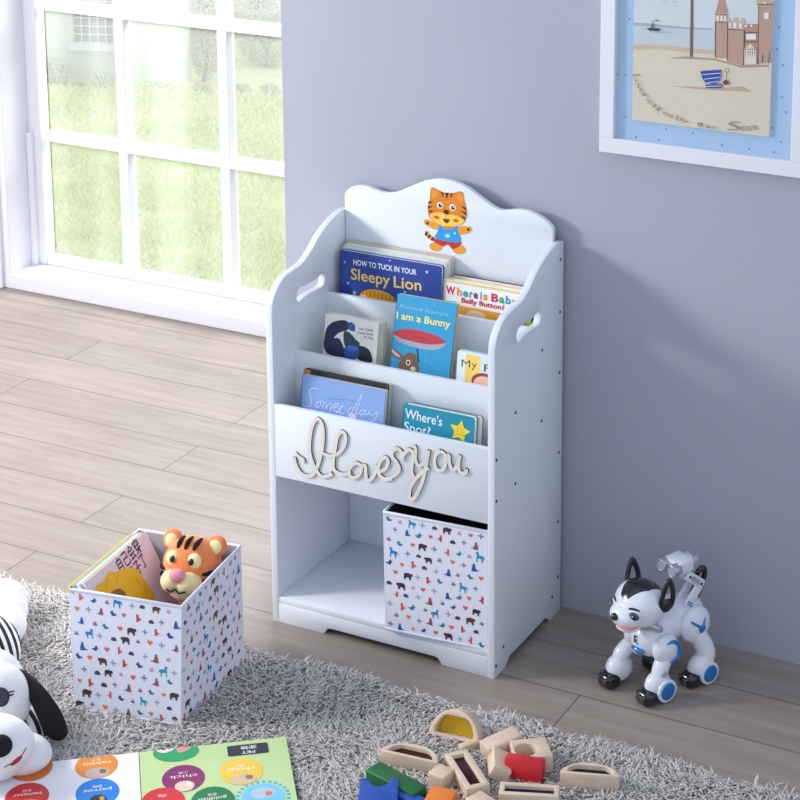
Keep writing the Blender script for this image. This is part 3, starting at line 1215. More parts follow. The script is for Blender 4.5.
def art_my(ar, L, w, h):
    q = lambda X, Y: L(450 + X / 16, 340 + Y / 16)
    a0, a1 = q(260, 200), q(480, 650)
    ar.poly([(a0[0], h - .003), (a1[0] + .012, h - .003), (a1[0] + .012, .01), (a0[0], .01)], (240, 206, 110))
    a2 = q(490, 300)
    ar.poly([(a2[0], h - .002), (w - .002, h - .002), (w - .002, .02), (a2[0], .02)], (206, 222, 226))
    ar.text('M', q(185, 425), q(320, 445), 0.0150, (36, 30, 30), -0.01)
    ar.text('y', q(345, 440), q(430, 455), 0.0150, (36, 30, 30), -0.01)
    ar.text('F', q(545, 505), q(640, 520), 0.0150, (30, 30, 36), 0.0)
    c = q(545, 680)
    ar.ell(c[0], c[1], 0.027, 0.018, (150, 60, 54))
    ar.ell(c[0] + .001, c[1] - .005, 0.024, 0.017, (240, 190, 170))


make_book('pastel board book with My in black letters, right end of the middle tier', G3, book_frame(0.117, 0.56, 8, 0.425), (457.5, 350.5), (492, 357.5), 0.4255, 0.012, (222, 232, 238), art=art_my, w_override=0.080)
make_book('teal-edged book behind the pastel book', G3, book_frame(0.1298, 0.56, 8, 0.425), (461, 349.2), (493, 355.8), 0.4255, 0.008, (142, 190, 196), w_override=0.074)

# -- bottom tier
G4 = 'board books in the front tier'
FS = book_frame(0.037, 0.475, 9, 0.332)


def art_some(ar, L, w, h):
    q = lambda X, Y: L(290 + X / 7.273, 360 + Y / 7.273)
    wh = (238, 242, 250)
    for st in ([(200, 215), (170, 205), (140, 230), (155, 280), (150, 330), (110, 335), (95, 320)], [(215, 300), (190, 320), (195, 345), (220, 330), (225, 300), (240, 305)],
               [(235, 350), (250, 310), (265, 325), (262, 355), (285, 315), (300, 325), (295, 365), (320, 325)],
               [(315, 355), (345, 335), (350, 318), (330, 320), (322, 360), (345, 380), (370, 360)], [(335, 385), (360, 350), (385, 330), (360, 385), (400, 385)],
               [(455, 340), (425, 365), (420, 390), (445, 385), (470, 345), (520, 255), (510, 300), (480, 380), (500, 390)],
               [(540, 360), (510, 375), (515, 400), (540, 385), (550, 360), (550, 400), (575, 385)], [(580, 370), (585, 400), (610, 395), (640, 380), (620, 430), (590, 450)]):
        ar.line(spline([q(*p) for p in st], 5), 0.0011, wh)
    ar.line(spline([q(*p) for p in ((270, 275), (340, 285), (420, 290), (520, 310))], 4), 0.0007, (96, 124, 176))
    c = q(455, 410)
    ar.poly(clip_poly(ellpts(c[0], c[1], .009, .0065), .002, .002, w - .002, h - .002), (226, 206, 214))


make_book('light blue book with Someday in white script, front tier left', G4, FS, (302.5, 374.5), (385.5, 391), 0.3325, 0.012, (134, 166, 218), art=art_some, back=(176, 190, 190), round_=0.003)


def art_dark(ar, L, w, h):
    ar.poly([(.001, h - .001), (.016, h - .001), (.016, h - .03), (.001, h - .03)], (196, 116, 40))


make_book('black and orange book standing behind the light blue Someday book', G4, book_frame(0.0495, 0.475, 9, 0.332), (304, 368), (387, 385), 0.3325, 0.009, (38, 30, 32), art=art_dark,
          pages=mat('tan_page_edges', (206, 170, 110), 0.8, var=0.1, scale=300), round_=0.003)
make_book('pale green-grey book last in the front left stack', G4, book_frame(0.0590, 0.475, 9, 0.332), (308, 368), (390, 384), 0.3325, 0.009, (182, 192, 180), round_=0.003)


def art_spot(ar, L, w, h):
    wh = (240, 244, 246)
    ar.text('Where\'s', L(405, 417.5), L(442, 426.2), 0.0185, wh, 0.005)
    ar.text('Spot?', L(404, 430.3), L(430, 436.5), 0.0185, wh, 0.005)
    c = L(460, 431.5)
    star(ar, c[0], c[1], 0.023, (240, 210, 52), 0.15, 0.5)
    for k, s in enumerate(('lift the', 'flap book', 'inside')):
        ar.text(s, (c[0] - .008, c[1] + .004 - k * .005), (c[0] + .009, c[1] + .003 - k * .005), 0.0022, (200, 90, 40))


FP = book_frame(0.030, 0.475, 6, 0.332)
make_book('teal board book asking Where\'s Spot with a yellow star, front tier right', G4, FP, (403.5, 402.5), (474.5, 418.8), 0.3325, 0.016, (20, 140, 166), art=art_spot, round_=0.007)
make_book('white board book behind the teal star book, touching the right side panel', G4, book_frame(0.0468, 0.475, 6, 0.332), (410, 402), (481, 418.5), 0.3325, 0.012, (214, 212, 204), round_=0.006, back=(120, 120, 124))


# ================================================================== FABRIC STORAGE BOXES
M_fabric = mat('printed_white_fabric', (226, 226, 240), 0.85, var=0.02, scale=200, bump=0.15, sheen=0.1)
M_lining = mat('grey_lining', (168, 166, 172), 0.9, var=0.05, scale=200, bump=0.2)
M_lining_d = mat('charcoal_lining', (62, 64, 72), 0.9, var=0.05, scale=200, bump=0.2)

SIL = {
    'horse': [(0.1, 0), (0.2, 0), (0.24, .35), (.5, .38), (.6, .3), (.62, 0), (.72, 0), (.78, .5), (.9, .3), (.95, .35), (.85, .62), (.6, .66), (.4, .66), (.3, .95), (.2, 1.02), (.05, .82), (.1, .75), (.18, .74), (.14, .5)],
    'bear': [(.05, 0), (.22, 0), (.25, .25), (.6, .25), (.63, 0), (.82, 0), (.85, .4), (1, .42), (1, .6), (.9, .72), (.78, .68), (.5, .75), (.2, .72), (.04, .55)],
    'cat': [(.15, 0), (.6, 0), (.8, .1), (1, .06), (.95, .2), (.7, .22), (.62, .45), (.55, .6), (.6, .85), (.5, .8), (.42, .85), (.34, .95), (.3, .7), (.22, .45)],
    'bird': [(.0, .5), (.2, .6), (.3, .8), (.45, .75), (.5, .55), (.75, .4), (1, .4), (.8, .2), (.5, .1), (.3, .15), (.2, .4)],
    'fox': [(.2, 0), (.5, 0), (.55, .2), (.85, .3), (.8, .5), (.6, .45), (.5, .7), (.55, 1), (.4, .9), (.25, 1), (.2, .7), (.25, .4)],
    'blob': [(0, .2), (.2, .05), (.8, .05), (1, .2), (.9, .5), (.6, .7), (.3, .65), (.08, .45)],
    'heart': [(.5, 0), (1, .55), (.95, .85), (.72, .95), (.5, .72), (.28, .95), (.05, .85), (0, .55)],
    'dove': [(0, .4), (.25, .5), (.3, .9), (.5, .5), (.7, .95), (.75, .45), (1, .3), (.6, .1), (.3, .15)],
    'cross': [(.4, 0), (.6, 0), (.58, .38), (1, .4), (1, .6), (.58, .62), (.6, 1), (.4, 1), (.42, .62), (0, .6), (0, .4), (.42, .38)],
}
PCOL = {'horse': [(30, 126, 186), (36, 150, 180)], 'bear': [(76, 44, 52), (92, 58, 40)], 'cat': [(24, 96, 156), (150, 84, 90)], 'bird': [(34, 84, 140), (40, 132, 140)],
        'fox': [(214, 92, 84), (196, 70, 60)], 'blob': [(96, 66, 80), (70, 60, 90)], 'heart': [(220, 96, 86), (226, 122, 60)], 'dove': [(150, 110, 130), (210, 150, 170)],
        'cross': [(150, 160, 180), (110, 124, 150)]}
PSIZE = {'horse': .0165, 'bear': .0155, 'cat': .014, 'bird': .0125, 'fox': .012, 'blob': .010, 'heart': .008, 'dove': .0095, 'cross': .0095}
ORDER = ['horse', 'cross', 'blob', 'bear', 'dove', 'heart', 'cross', 'cat', 'bird', 'heart', 'fox', 'blob', 'cross', 'cat', 'dove', 'bird', 'heart', 'bear', 'cross', 'fox', 'bird', 'dove']


def animal_art(w, h, rnd, shift=0):
    ar = Art()
    nx, ny = int(w / 0.0235), int(h / 0.0215)
    k = shift
    for j in range(ny):
        for i in range(nx):
            s = ORDER[k % len(ORDER)]
            k += 1
            if i == nx - 1 and j % 2:
                continue
            x = (i + 0.5 + 0.5 * (j % 2)) * w / nx + rnd.uniform(-.003, .003)
            y = (j + 0.5) * h / ny + rnd.uniform(-.003, .003)
            sz = PSIZE[s] * rnd.uniform(1.05, 1.35)
            fl = rnd.choice((-1, 1))
            pts = [(x + fl * (p[0] - .5) * sz, y + (p[1] - .5) * sz) for p in SIL[s]]
            pts = clip_poly(pts, 0.001, 0.001, w - .001, h - .006)
            if len(pts) > 2:
                ar.layer = 0
                ar.poly(pts, rnd.choice(PCOL[s]))
        k += 5
    return ar


def fabric_box(label, bot, top, z0, z1, lining, seed, group, faces):
    """bot / top: four (x, y) corners, anticlockwise from the front left; faces: which sides carry the print"""
    rnd = random.Random(seed)
    c = sum((Vector((p[0], p[1], 0)) for p in bot), Vector()) / 4
    r = thing('storage_box', label, 'storage box', (c.x, c.y, z0), group)
    B = [Vector((p[0], p[1], z0)) for p in bot]
    Tp = [Vector((p[0], p[1], z1)) for p in top]
    ct = sum(Tp, Vector()) / 4
    cb = sum(B, Vector()) / 4
    th = 0.004
    Bi = [b + (cb - b).normalized() * th * 1.4 + Vector((0, 0, .004)) for b in B]
    Ti = [t_ + (ct - t_).normalized() * th * 1.4 for t_ in Tp]
    n = 9
    bm = new()
    # outer skin with a slight belly, then the rim, then the lining
    for i in range(4):
        j = (i + 1) % 4
        nrm = (B[j] - B[i]).cross(Vector((0, 0, 1))).normalized()
        grid = []
        for a_ in range(n + 1):
            u = a_ / n
            rowv = []
            for b_ in range(n + 1):
                w_ = b_ / n
                p = (B[i] * (1 - u) + B[j] * u) * (1 - w_) + (Tp[i] * (1 - u) + Tp[j] * u) * w_
                rowv.append(bm.verts.new(p))
            grid.append(rowv)
        for a_ in range(n):
            for b_ in range(n):
                bm.faces.new((grid[a_][b_], grid[a_ + 1][b_], grid[a_ + 1][b_ + 1], grid[a_][b_ + 1]))
        grid = [[bm.verts.new((Bi[i] * (1 - a_ / n) + Bi[j] * (a_ / n)) * (1 - b_ / n) + (Ti[i] * (1 - a_ / n) + Ti[j] * (a_ / n)) * (b_ / n)) for b_ in range(n + 1)] for a_ in range(n + 1)]
        for a_ in range(n):
            for b_ in range(n):
                f = bm.faces.new((grid[a_ + 1][b_], grid[a_][b_], grid[a_][b_ + 1], grid[a_ + 1][b_ + 1]))
                f.material_index = 1
        bm.faces.new([bm.verts.new(p) for p in (Tp[i], Tp[j], Ti[j], Ti[i])])
    bm.faces.new([bm.verts.new(p) for p in B[::-1]])
    f = bm.faces.new([bm.verts.new(p) for p in Bi])
    f.material_index = 1
    bmesh.ops.remove_doubles(bm, verts=list(bm.verts), dist=1e-5)
    obj('body', bm, [M_fabric, lining], r)
    bm = new()
    tube(bm, [Tp[0] * .99 + ct * .01, Tp[1] * .99 + ct * .01, Tp[2] * .99 + ct * .01, Tp[3] * .99 + ct * .01, Tp[0] * .99 + ct * .01], 0.0034, 8)
    for i in range(4):
        tube(bm, [B[i] * .985 + cb * .015, Tp[i] * .985 + ct * .015], 0.0022, 8)
    tube(bm, [B[k % 4] for k in range(5)], 0.0022, 8)
    obj('piping', bm, M_fabric, r, 60)
    for i in faces:
        j = (i + 1) % 4
        w_ = ((Tp[j] - Tp[i]).length + (B[j] - B[i]).length) / 2
        hh = (Tp[i] - B[i]).length
        ar = animal_art(w_, hh, rnd, seed + i * 7)
        bm = new()
        nn = (B[j] - B[i]).cross(Tp[i] - B[i]).normalized()
        vs_ = []
        for p in ar.v:
            u, w2 = p[0] / w_, p[1] / hh
            vs_.append(bm.verts.new((B[i] * (1 - u) + B[j] * u) * (1 - w2) + (Tp[i] * (1 - u) + Tp[j] * u) * w2 + nn * 0.0004))
        for q, mi in zip(ar.f, ar.m):
            fc = bm.faces.new([vs_[k] for k in q])
            fc.material_index = mi
            fc.normal_update()
            if fc.normal.dot(nn) < 0:
                fc.normal_flip()
        obj('animal_print', bm, ar.mats, r)
    return r


RUG_TOP = 0.020
GB = 'white storage boxes printed with small animals'
fb = [tuple(on_z(75, 708, RUG_TOP))[:2], tuple(on_z(181, 725.5, RUG_TOP))[:2], tuple(on_z(244.5, 663, RUG_TOP))[:2]]
fb.append((fb[0][0] + fb[2][0] - fb[1][0], fb[0][1] + fb[2][1] - fb[1][1]))
ft = [tuple(on_z(68.5, 589, 0.247))[:2], tuple(on_z(181.5, 607.5, 0.247))[:2], tuple(on_z(241, 546, 0.247))[:2], tuple(on_z(139, 529.5, 0.247))[:2]]
BOXZ = (RUG_TOP, 0.247)
fabric_box('animal print storage box on the shaggy rug, holding books and a plush tiger', fb, ft, RUG_TOP, 0.247, M_lining, 3, GB, (0, 1))
cb_b = [(0.268, -0.012), (0.4835, 0.004), (0.466, 0.236), (0.251, 0.220)]
cb_t = [(0.266, -0.012), (0.4835, 0.004), (0.466, 0.236), (0.249, 0.220)]
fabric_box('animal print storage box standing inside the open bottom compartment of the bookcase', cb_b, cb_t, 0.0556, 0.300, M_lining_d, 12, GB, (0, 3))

# -- books leaning in the rug box
bxl = (Vector((ft[3][0] - ft[0][0], ft[3][1] - ft[0][1], 0))).normalized()      # along the box's left wall, away from us
bxr = Vector((bxl.y, -bxl.x, 0))                                                # across the box, to the right
ph = math.radians(27)
vb = (-bxr * math.sin(ph) + Vector((0, 0, 1)) * math.cos(ph))                   # up the leaning cover
nb_ = (bxr * math.cos(ph) + Vector((0, 0, 1)) * math.sin(ph))                   # cover normal
zt = 0.262
A0, A1 = on_z(83, 584.5, zt), on_z(136.5, 528.5, zt)


def box_book(label, off, hh, thick, cover, art=None, trim=(0.0, 0.0), back=None):
    trim = (trim[0] + 0.008, trim[1] + 0.004)
    wdt = (A1 - A0).length - trim[0] - trim[1]
    O = A0 + bxl * trim[0] - nb_ * off - vb * (0.2545 / 1.0) * 1.0
    up_ = off * 0.51
    O = O + vb * up_
    hh = hh - up_
    M = Matrix(((bxl.x, -nb_.x, vb.x, O.x), (bxl.y, -nb_.y, vb.y, O.y), (bxl.z, -nb_.z, vb.z, O.z), (0, 0, 0, 1)))
    r = thing('picture_book', label, 'book', M, 'books leaning in the storage box on the rug')
    bm = new()
    box(bm, (0, 0, 0), (wdt, 0.0018, hh), M, 0.0006)
    box(bm, (0, thick - 0.0018, 0), (wdt, thick, hh), M, 0.0006, mi=1)
    box(bm, (0, 0, 0), (0.0018, thick, hh), M, 0.0006)
    obj('cover', bm, [ink(cover), ink(back or cover)], r)
    bm = new()
    box(bm, (0.0015, 0.002, 0.002), (wdt - 0.002, thick - 0.002, hh - 0.002), M)
    obj('page_block', bm, M_pages, r)
    if art:
        def loc(px, py):
            d = on_plane(px, py, M.translation, nb_) - M.translation
            return (d.dot(bxl), d.dot(vb))
        ar = Art()
        art(ar, loc, wdt, hh)
        ar.build('cover_print', r, M.translation, bxl, vb, nb_)
    return r


def art_cn(ar, L, w, h):
    pu = (74, 34, 84)
    ar.text('自己会穿', L(121, 572.5), L(142, 549), 0.0225, pu, 0.015)
    ar.text('裤子了', L(133, 581.5), L(147.5, 562.5), 0.0205, pu, 0.015)
    P = lambda pts, c: ar.poly(clip_poly(spline([L(70 + x / 8, 520 + y / 8) for x, y in pts], 4, True), .002, .002, w - .002, h - .002), c)
    P([(205, 580), (210, 520), (260, 500), (290, 440), (320, 410), (370, 415), (420, 390), (520, 385), (580, 460), (640, 540), (680, 640), (600, 700), (400, 700), (250, 680)], (236, 184, 40))
    P([(320, 610), (345, 565), (400, 550), (445, 590), (450, 650), (380, 680)], (150, 92, 52))
    for pts in ([(300, 470), (285, 540)], [(380, 440), (370, 500)], [(520, 440), (550, 520)], [(590, 520), (610, 600)]):
        ar.line([L(70 + x / 8, 520 + y / 8) for x, y in pts], 0.0022, (206, 150, 30))


box_book('pink picture book with dark purple Chinese title and a yellow shape on its cover', 0.0, 0.2545, 0.010, (226, 206, 216), art_cn, back=(214, 206, 120))
box_book('white picture book just behind the pink one in the box', 0.0105, 0.257, 0.009, (236, 238, 240), trim=(-0.004, 0.002))
box_book('blue-grey picture book third from the pink cover in the box', 0.020, 0.2585, 0.007, (176, 190, 204), trim=(-0.006, 0.004))


def art_dummy(ar, L, w, h):
    ar.poly([(.002, h - .02), (w - .002, h - .02), (w - .002, h - .002), (.002, h - .002)], (190, 150, 40))


box_book('yellow-covered picture book at the back against the left wall of the box', 0.0275, 0.260, 0.008, (222, 200, 92), back=(230, 214, 120), trim=(-0.008, 0.006))

# ================================================================== PLUSH TIGER (a plain generic one) in the box
M_or = mat('orange_plush', (236, 132, 74), 0.95, var=0.08, scale=120, bump=0.5, sheen=0.4)
M_cr = mat('cream_plush', (238, 222, 164), 0.95, var=0.06, scale=120, bump=0.5, sheen=0.4)
M_pk = mat('pink_plush', (226, 146, 158), 0.9, var=0.06, scale=120, bump=0.3, sheen=0.4)
hc = on_z(192, 567, 0.222)
face = Vector((CAM[0] - hc.x - 1.6, CAM[1] - hc.y, 1.0)).normalized()            # looks towards us, a little left and up
fz = (Vector((0, 0, 1)) - face * face.z).normalized()
fx = fz.cross(face)
TM = Matrix(((-fx.x, -face.x, fz.x, hc.x), (-fx.y, -face.y, fz.y, hc.y), (-fx.z, -face.z, fz.z, hc.z), (0, 0, 0, 1)))
if TM.to_3x3().determinant() < 0:
    TM = Matrix(((fx.x, -face.x, fz.x, hc.x), (fx.y, -face.y, fz.y, hc.y), (fx.z, -face.z, fz.z, hc.z), (0, 0, 0, 1)))  # local: x right, -y forward, z up
TM = TM @ Matrix.Diagonal((1.14, 1.14, 1.14, 1))
tp = thing('plush_tiger', 'orange plush tiger with pink nose sitting in the storage box on the rug', 'plush toy', (hc.x, hc.y, RUG_TOP + 0.006))


def el(bm, c, r, M, rot=None, mi=None, seg=28):
    t = new()
    ellipsoid(t, c, r, rot, None, seg)
    absorb(bm, t, M, mi)


bm = new()
el(bm, (0, 0, 0.004), (0.050, 0.046, 0.048), TM)
obj('head', bm, M_or, tp, 80)
bm = new()
for s_ in (-1, 1):
    el(bm, (s_ * 0.014, -0.036, -0.020), (0.022, 0.024, 0.020), TM)
el(bm, (0, -0.028, -0.034), (0.024, 0.022, 0.016), TM)
obj('muzzle', bm, M_cr, tp, 80)
bm = new()
el(bm, (0, -0.056, -0.007), (0.0145, 0.011, 0.0115), TM)
obj('nose', bm, M_pk, tp, 80)
for s_ in (-1, 1):
    bm = new()
    el(bm, (s_ * 0.019, -0.0375, 0.017), (0.013, 0.007, 0.013), TM, seg=20)
    e = obj('eye_patch', bm, M_cr, tp, 80)
    bm = new()
    el(bm, (s_ * 0.017, -0.0445, 0.016), (0.0046, 0.0032, 0.0058), TM, seg=16)
    obj('eye', bm, M_black, e, 80)
    bm = new()
    el(bm, (s_ * 0.040, 0.002, 0.040), (0.018, 0.009, 0.018), TM)
    e = obj('ear', bm, M_or, tp, 80)
    bm = new()
    el(bm, (s_ * 0.040, -0.005, 0.039), (0.012, 0.005, 0.012), TM, seg=16)
    obj('ear_lining', bm, M_cr, e, 80)
for pts in ([(0, -.036, .033), (0, -.028, .043), (0, -.010, .051)], [(-.014, -.034, .033), (-.015, -.026, .042), (-.016, -.008, .050)], [(.014, -.034, .033), (.015, -.026, .042), (.016, -.008, .050)],
            [(.034, -.033, -.004), (.045, -.020, -.001), (.050, -.002, .000)], [(.034, -.031, -.014), (.043, -.020, -.014), (.048, -.004, -.013)],
            [(-.034, -.033, -.004), (-.045, -.020, -.001), (-.050, -.002, .000)], [(-.034, -.031, -.014), (-.043, -.020, -.014), (-.048, -.004, -.013)]):
    bm = new()
    q = [TM @ (Vector(p) * 1.0) for p in spline(pts, 5)]
    nn = len(q)
    tube(bm, q, [0.0016 + 0.0036 * math.sin(PI * (i + .6) / (nn + .2)) for i in range(nn)], 8)
    obj('stripe', bm, M_blackmatt, tp, 80)
bm = new()
tube(bm, [TM @ Vector(p) for p in spline([(-.018, -.055, -.030), (-.008, -.059, -.034), (0, -.058, -.029), (.008, -.059, -.034), (.018, -.055, -.030)], 4)], 0.0016, 8)
obj('mouth', bm, M_blackmatt, tp, 80)
bm = new()
bz = RUG_TOP + 0.006
ellipsoid(bm, (hc.x + 0.018, hc.y - .016, bz + 0.060), (0.030, 0.036, 0.060))
ellipsoid(bm, (hc.x + .006, hc.y - .006, bz + 0.13), (0.028, 0.032, 0.060))
obj('body', bm, M_or, tp, 80)

# ================================================================== PICTURE ON THE WALL
FY = 0.294
fx0, fx1, fz0, fz1 = 0.577, 0.988, 0.985, 1.53
pf = thing('framed_picture', 'white-framed beach print with sandcastle and blue bucket, hanging on the grey wall', 'picture', (0.78, WALL_Y, 1.25))
bm = new()
bw = 0.0295
for a_, b_ in (((fx0, fz0), (fx1, fz0 + bw)), ((fx0, fz1 - bw), (fx1, fz1)), ((fx0, fz0 + bw), (fx0 + bw, fz1 - bw)), ((fx1 - bw, fz0 + bw), (fx1, fz1 - bw))):
    box(bm, (a_[0], FY, a_[1]), (b_[0], WALL_Y - 0.0005, b_[1]), bev=0.0012)
obj('frame', bm, M_trim, pf)
bm = new()
box(bm, (fx0 + .01, WALL_Y - 0.010, fz0 + .01), (fx1 - .01, WALL_Y - 0.002, fz1 - .01))
mt = obj('mount_board', bm, mat('sky_blue_card', (164, 196, 228), 0.8, var=0.03, scale=10), pf)
MY = WALL_Y - 0.010
a = Art()
rr = random.Random(4)
for px, py in ((629.5, 19), (618, 74), (626, 75), (626, 117), (636, 137), (659, 140), (666, 129), (693, 133), (700, 150), (675, 147), (681, 147), (708, 150), (749, 149), (773, 128), (774, 152),
               (781, 142), (786, 112), (782, 97), (783, 65), (779, 27), (777, 49), (789, 160), (613, 90), (612, 139), (722, 145)):
    p = on_y(px, py, MY)
    a.layer = 0
    a.ell(p.x, p.z, 0.0022, 0.0018, (92, 120, 168), n=10)
for k in range(20):
    side = k % 3
    x = (fx0 + rr.uniform(.035, .06)) if side == 0 else (fx1 - rr.uniform(.035, .06)) if side == 1 else rr.uniform(fx0 + .05, fx1 - .05)
    z = rr.uniform(1.30, 1.47) if side < 2 else rr.uniform(1.455, 1.49)
    a.layer = 0
    a.ell(x, z, 0.0022, 0.0018, (92, 120, 168), n=10)
a.build('dot_pattern', mt, (0, MY, 0), (1, 0, 0), (0, 0, 1), (0, -1, 0))
PY = MY - 0.006
pa, pb = on_y(632, 122, PY), on_y(769.5, 135, PY)
px0, px1, pz0 = pa.x, pb.x, (pa.z + pb.z) / 2
pz1 = fz1 - (pz0 - fz0)
bm = new()
box(bm, (px0, PY, pz0), (px1, MY, pz1))
pr_ = obj('beach_print', bm, mat('print_sky', (202, 210, 214), 0.6, var=0.03, scale=8), pf)
a = Art()


def pp(X, Y, sc=5.333, ox=640, oy=0):
    p = on_y(ox + X / sc, oy + Y / sc, PY)
    return (min(max(p.x, px0 + .0005), px1 - .0005), min(max(p.z, pz0 + .0005), pz1 - .0005))


sea, sand, sand2, rose, ink_, brown = (190, 200, 206), (212, 202, 180), (198, 178, 152), (180, 148, 130), (84, 70, 66), (120, 92, 76)
a.poly([pp(-60, 118), pp(100, 130), pp(340, 152), pp(720, 170), pp(720, 400), pp(-60, 400)], sea)
a.poly([pp(-60, 118), pp(60, 125), pp(180, 140), pp(390, 152), pp(390, 160), pp(180, 152), pp(60, 140), pp(-60, 132)], (160, 170, 178))
a.poly([pp(-60, 236), pp(60, 238), pp(170, 245), pp(280, 258), pp(400, 270), pp(720, 300), pp(720, 900), pp(-60, 900)], sand)
a.poly([pp(-60, 236), pp(60, 238), pp(170, 245), pp(280, 258), pp(400, 270), pp(400, 290), pp(280, 282), pp(100, 262), pp(-60, 262)], sand2)
a.poly([pp(150, 310), pp(240, 300), pp(400, 312), pp(520, 345), pp(690, 345), pp(690, 356), pp(540, 362), pp(400, 322), pp(250, 314)], (176, 146, 124))
a.poly([pp(160, 458), pp(300, 462), pp(430, 470), pp(550, 460), pp(600, 490), pp(430, 484), pp(300, 474)], (196, 160, 138))
# mast
a.poly([pp(272, -60), pp(286, -60), pp(284, 304), pp(266, 304)], brown)
a.line([pp(276, -60), pp(272, 300)], 0.0008, ink_)
# castle
a.poly([pp(400, 110), pp(466, 115), pp(466, 310), pp(402, 308)], rose)
a.poly([pp(400, 70), pp(470, 74), pp(468, 120), pp(402, 115)], (190, 164, 146))
a.poly([pp(404, 66), pp(436, -60), pp(470, 70)], (178, 140, 120))
a.poly([pp(466, 150), pp(556, 156), pp(552, 348), pp(468, 330)], rose)
a.poly([pp(466, 95), pp(484, 100), pp(484, 112), pp(500, 112), pp(502, 92), pp(522, 94), pp(522, 112), pp(540, 114), pp(542, 96), pp(560, 100), pp(558, 160), pp(468, 152)], (196, 170, 152))
a.poly([pp(553, 128), pp(640, 128), pp(640, 342), pp(553, 348)], (176, 138, 116))
a.poly([pp(630, -60), pp(720, -60), pp(720, 335), pp(634, 340)], rose)
a.poly([pp(622, 0), pp(720, 0), pp(720, 22), pp(626, 22)], (190, 164, 146))
for q in ((556, 345, 560, 160), (630, 340, 634, 30), (402, 308, 403, 115), (466, 325, 468, 120), (553, 348, 557, 160), (688, 335, 692, 280), (655, 330, 655, 285)):
    a.line([pp(q[0], q[1]), pp(q[2], q[3])], 0.0014, ink_)
for X, Y, w_, h_ in ((410, 84, 12, 26), (430, 84, 12, 26), (450, 86, 12, 26), (476, 122, 12, 24), (500, 120, 16, 28), (530, 124, 14, 26), (664, 66, 24, 34), (568, 180, 52, 30), (660, 10, 14, 10), (560, 132, 12, 12), (590, 130, 12, 12)):
    a.poly([pp(X, Y + h_), pp(X + w_, Y + h_), pp(X + w_, Y), pp(X, Y)], (226, 222, 216))
a.poly([pp(558, 345), pp(558, 260), pp(590, 232), pp(622, 262), pp(622, 342)], (214, 204, 194))
for X in (566, 578, 590, 602, 614):
    a.line([pp(X, 250), pp(X, 300)], 0.0006, ink_)
for Y in (262, 278):
    a.line([pp(558, Y), pp(622, Y)], 0.0005, ink_)
for q in ((400, 72, 470, 76), (400, 116, 468, 120), (466, 154, 556, 160), (553, 172, 632, 172), (553, 222, 632, 222), (624, 22, 716, 22)):
    a.line([pp(q[0], q[1]), pp(q[2], q[3])], 0.0011, ink_)
# boat
a.poly([pp(38, 148), pp(110, 150), pp(104, 165), pp(54, 163)], (52, 54, 60))
a.line([pp(72, 150), pp(74, 105)], 0.0009, (52, 54, 60))
a.poly([pp(60, 148), pp(68, 110), pp(70, 148)], (96, 98, 104))
a.poly([pp(84, 104), pp(106, 108), pp(86, 112)], (52, 54, 60))
a.line([pp(70, 172), pp(120, 170), pp(180, 172)], 0.0006, (130, 138, 146))
for X, Y in ((134, 10), (188, 10)):
    a.line([pp(X - 8, Y - 3), pp(X, Y + 2), pp(X + 8, Y - 4)], 0.0007, (70, 74, 80))
# bucket and spade
a.poly([pp(326, 378), pp(436, 370), pp(428, 425), pp(400, 446), pp(362, 444), pp(338, 420)], (40, 70, 156))
a.poly([pp(352, 450), pp(440, 446), pp(436, 468), pp(354, 468)], (44, 76, 160))
for q in (((334, 396), (434, 388)), ((344, 420), (430, 410)), ((360, 440), (420, 432)), ((356, 460), (434, 456))):
    a.line([pp(*q[0]), pp(*q[1])], 0.0013, (206, 214, 236))
a.line([pp(*p) for p in ((328, 376), (340, 420), (356, 444))], 0.0007, (40, 30, 50))
a.line([pp(466, 378), pp(462, 440)], 0.0012, (100, 60, 46))
a.poly(spline([pp(*p) for p in ((444, 440), (456, 424), (472, 430), (476, 446), (458, 450))], 3, True), (116, 66, 48))
a.line(spline([pp(*p) for p in ((460, 380), (460, 364), (478, 366), (474, 384), (461, 382))], 3), 0.0009, (100, 60, 46))
# words drawn in the sand
wr = (146, 126, 104)
lt = "Love rambles by the Sea"
base = spline([(x / 5 + 630, y / 5 + 60) for x, y in ((16, 70), (40, 140), (80, 195), (130, 245), (200, 285), (260, 305), (330, 325), (430, 345), (520, 350), (590, 350), (650, 345))], 8)
segs = [(0, .16, 'Love', .0135), (.17, .43, 'rambles', .012), (.46, .55, 'by', .009), (.60, .70, 'the', .009), (.77, .99, 'Sea', .016)]
nb2 = len(base) - 1
for t0, t1, wd, hh in segs:
    nl = len(wd)
    for i, ch in enumerate(wd):
        u0, u1 = t0 + (t1 - t0) * i / nl, t0 + (t1 - t0) * (i + .8) / nl
        q0, q1 = base[int(u0 * nb2)], base[min(nb2, int(u1 * nb2) + 1)]
        if ch == 'l':
            q1 = (q0[0] + (q1[0] - q0[0]) * .25, q0[1] + (q1[1] - q0[1]) * .25)
        p0_, p1_ = on_y(q0[0], q0[1], PY), on_y(q1[0], q1[1], PY)
        a.text(ch, (p0_.x, p0_.z), (p1_.x, p1_.z), hh * (1.1 if i == 0 else .8), wr, -0.012, 0.25, same=i > 0)
a.build('print_art', pr_, (0, PY, 0), (1, 0, 0), (0, 0, 1), (0, -1, 0), step=0.00005, base=0.0002)
bm = new()
box(bm, (fx0 + .02, FY + 0.006, fz0 + .02), (fx1 - .02, FY + 0.0075, fz1 - .02))
mg = bpy.data.materials.new('picture_glass')
mg.use_nodes = True
nt = mg.node_tree
t_ = nt.nodes.new('ShaderNodeBsdfTransparent')
g_ = nt.nodes.new('ShaderNodeBsdfGlossy')
g_.inputs['Roughness'].default_value = 0.02
mx = nt.nodes.new('ShaderNodeMixShader')
mx.inputs['Fac'].default_value = 0.05
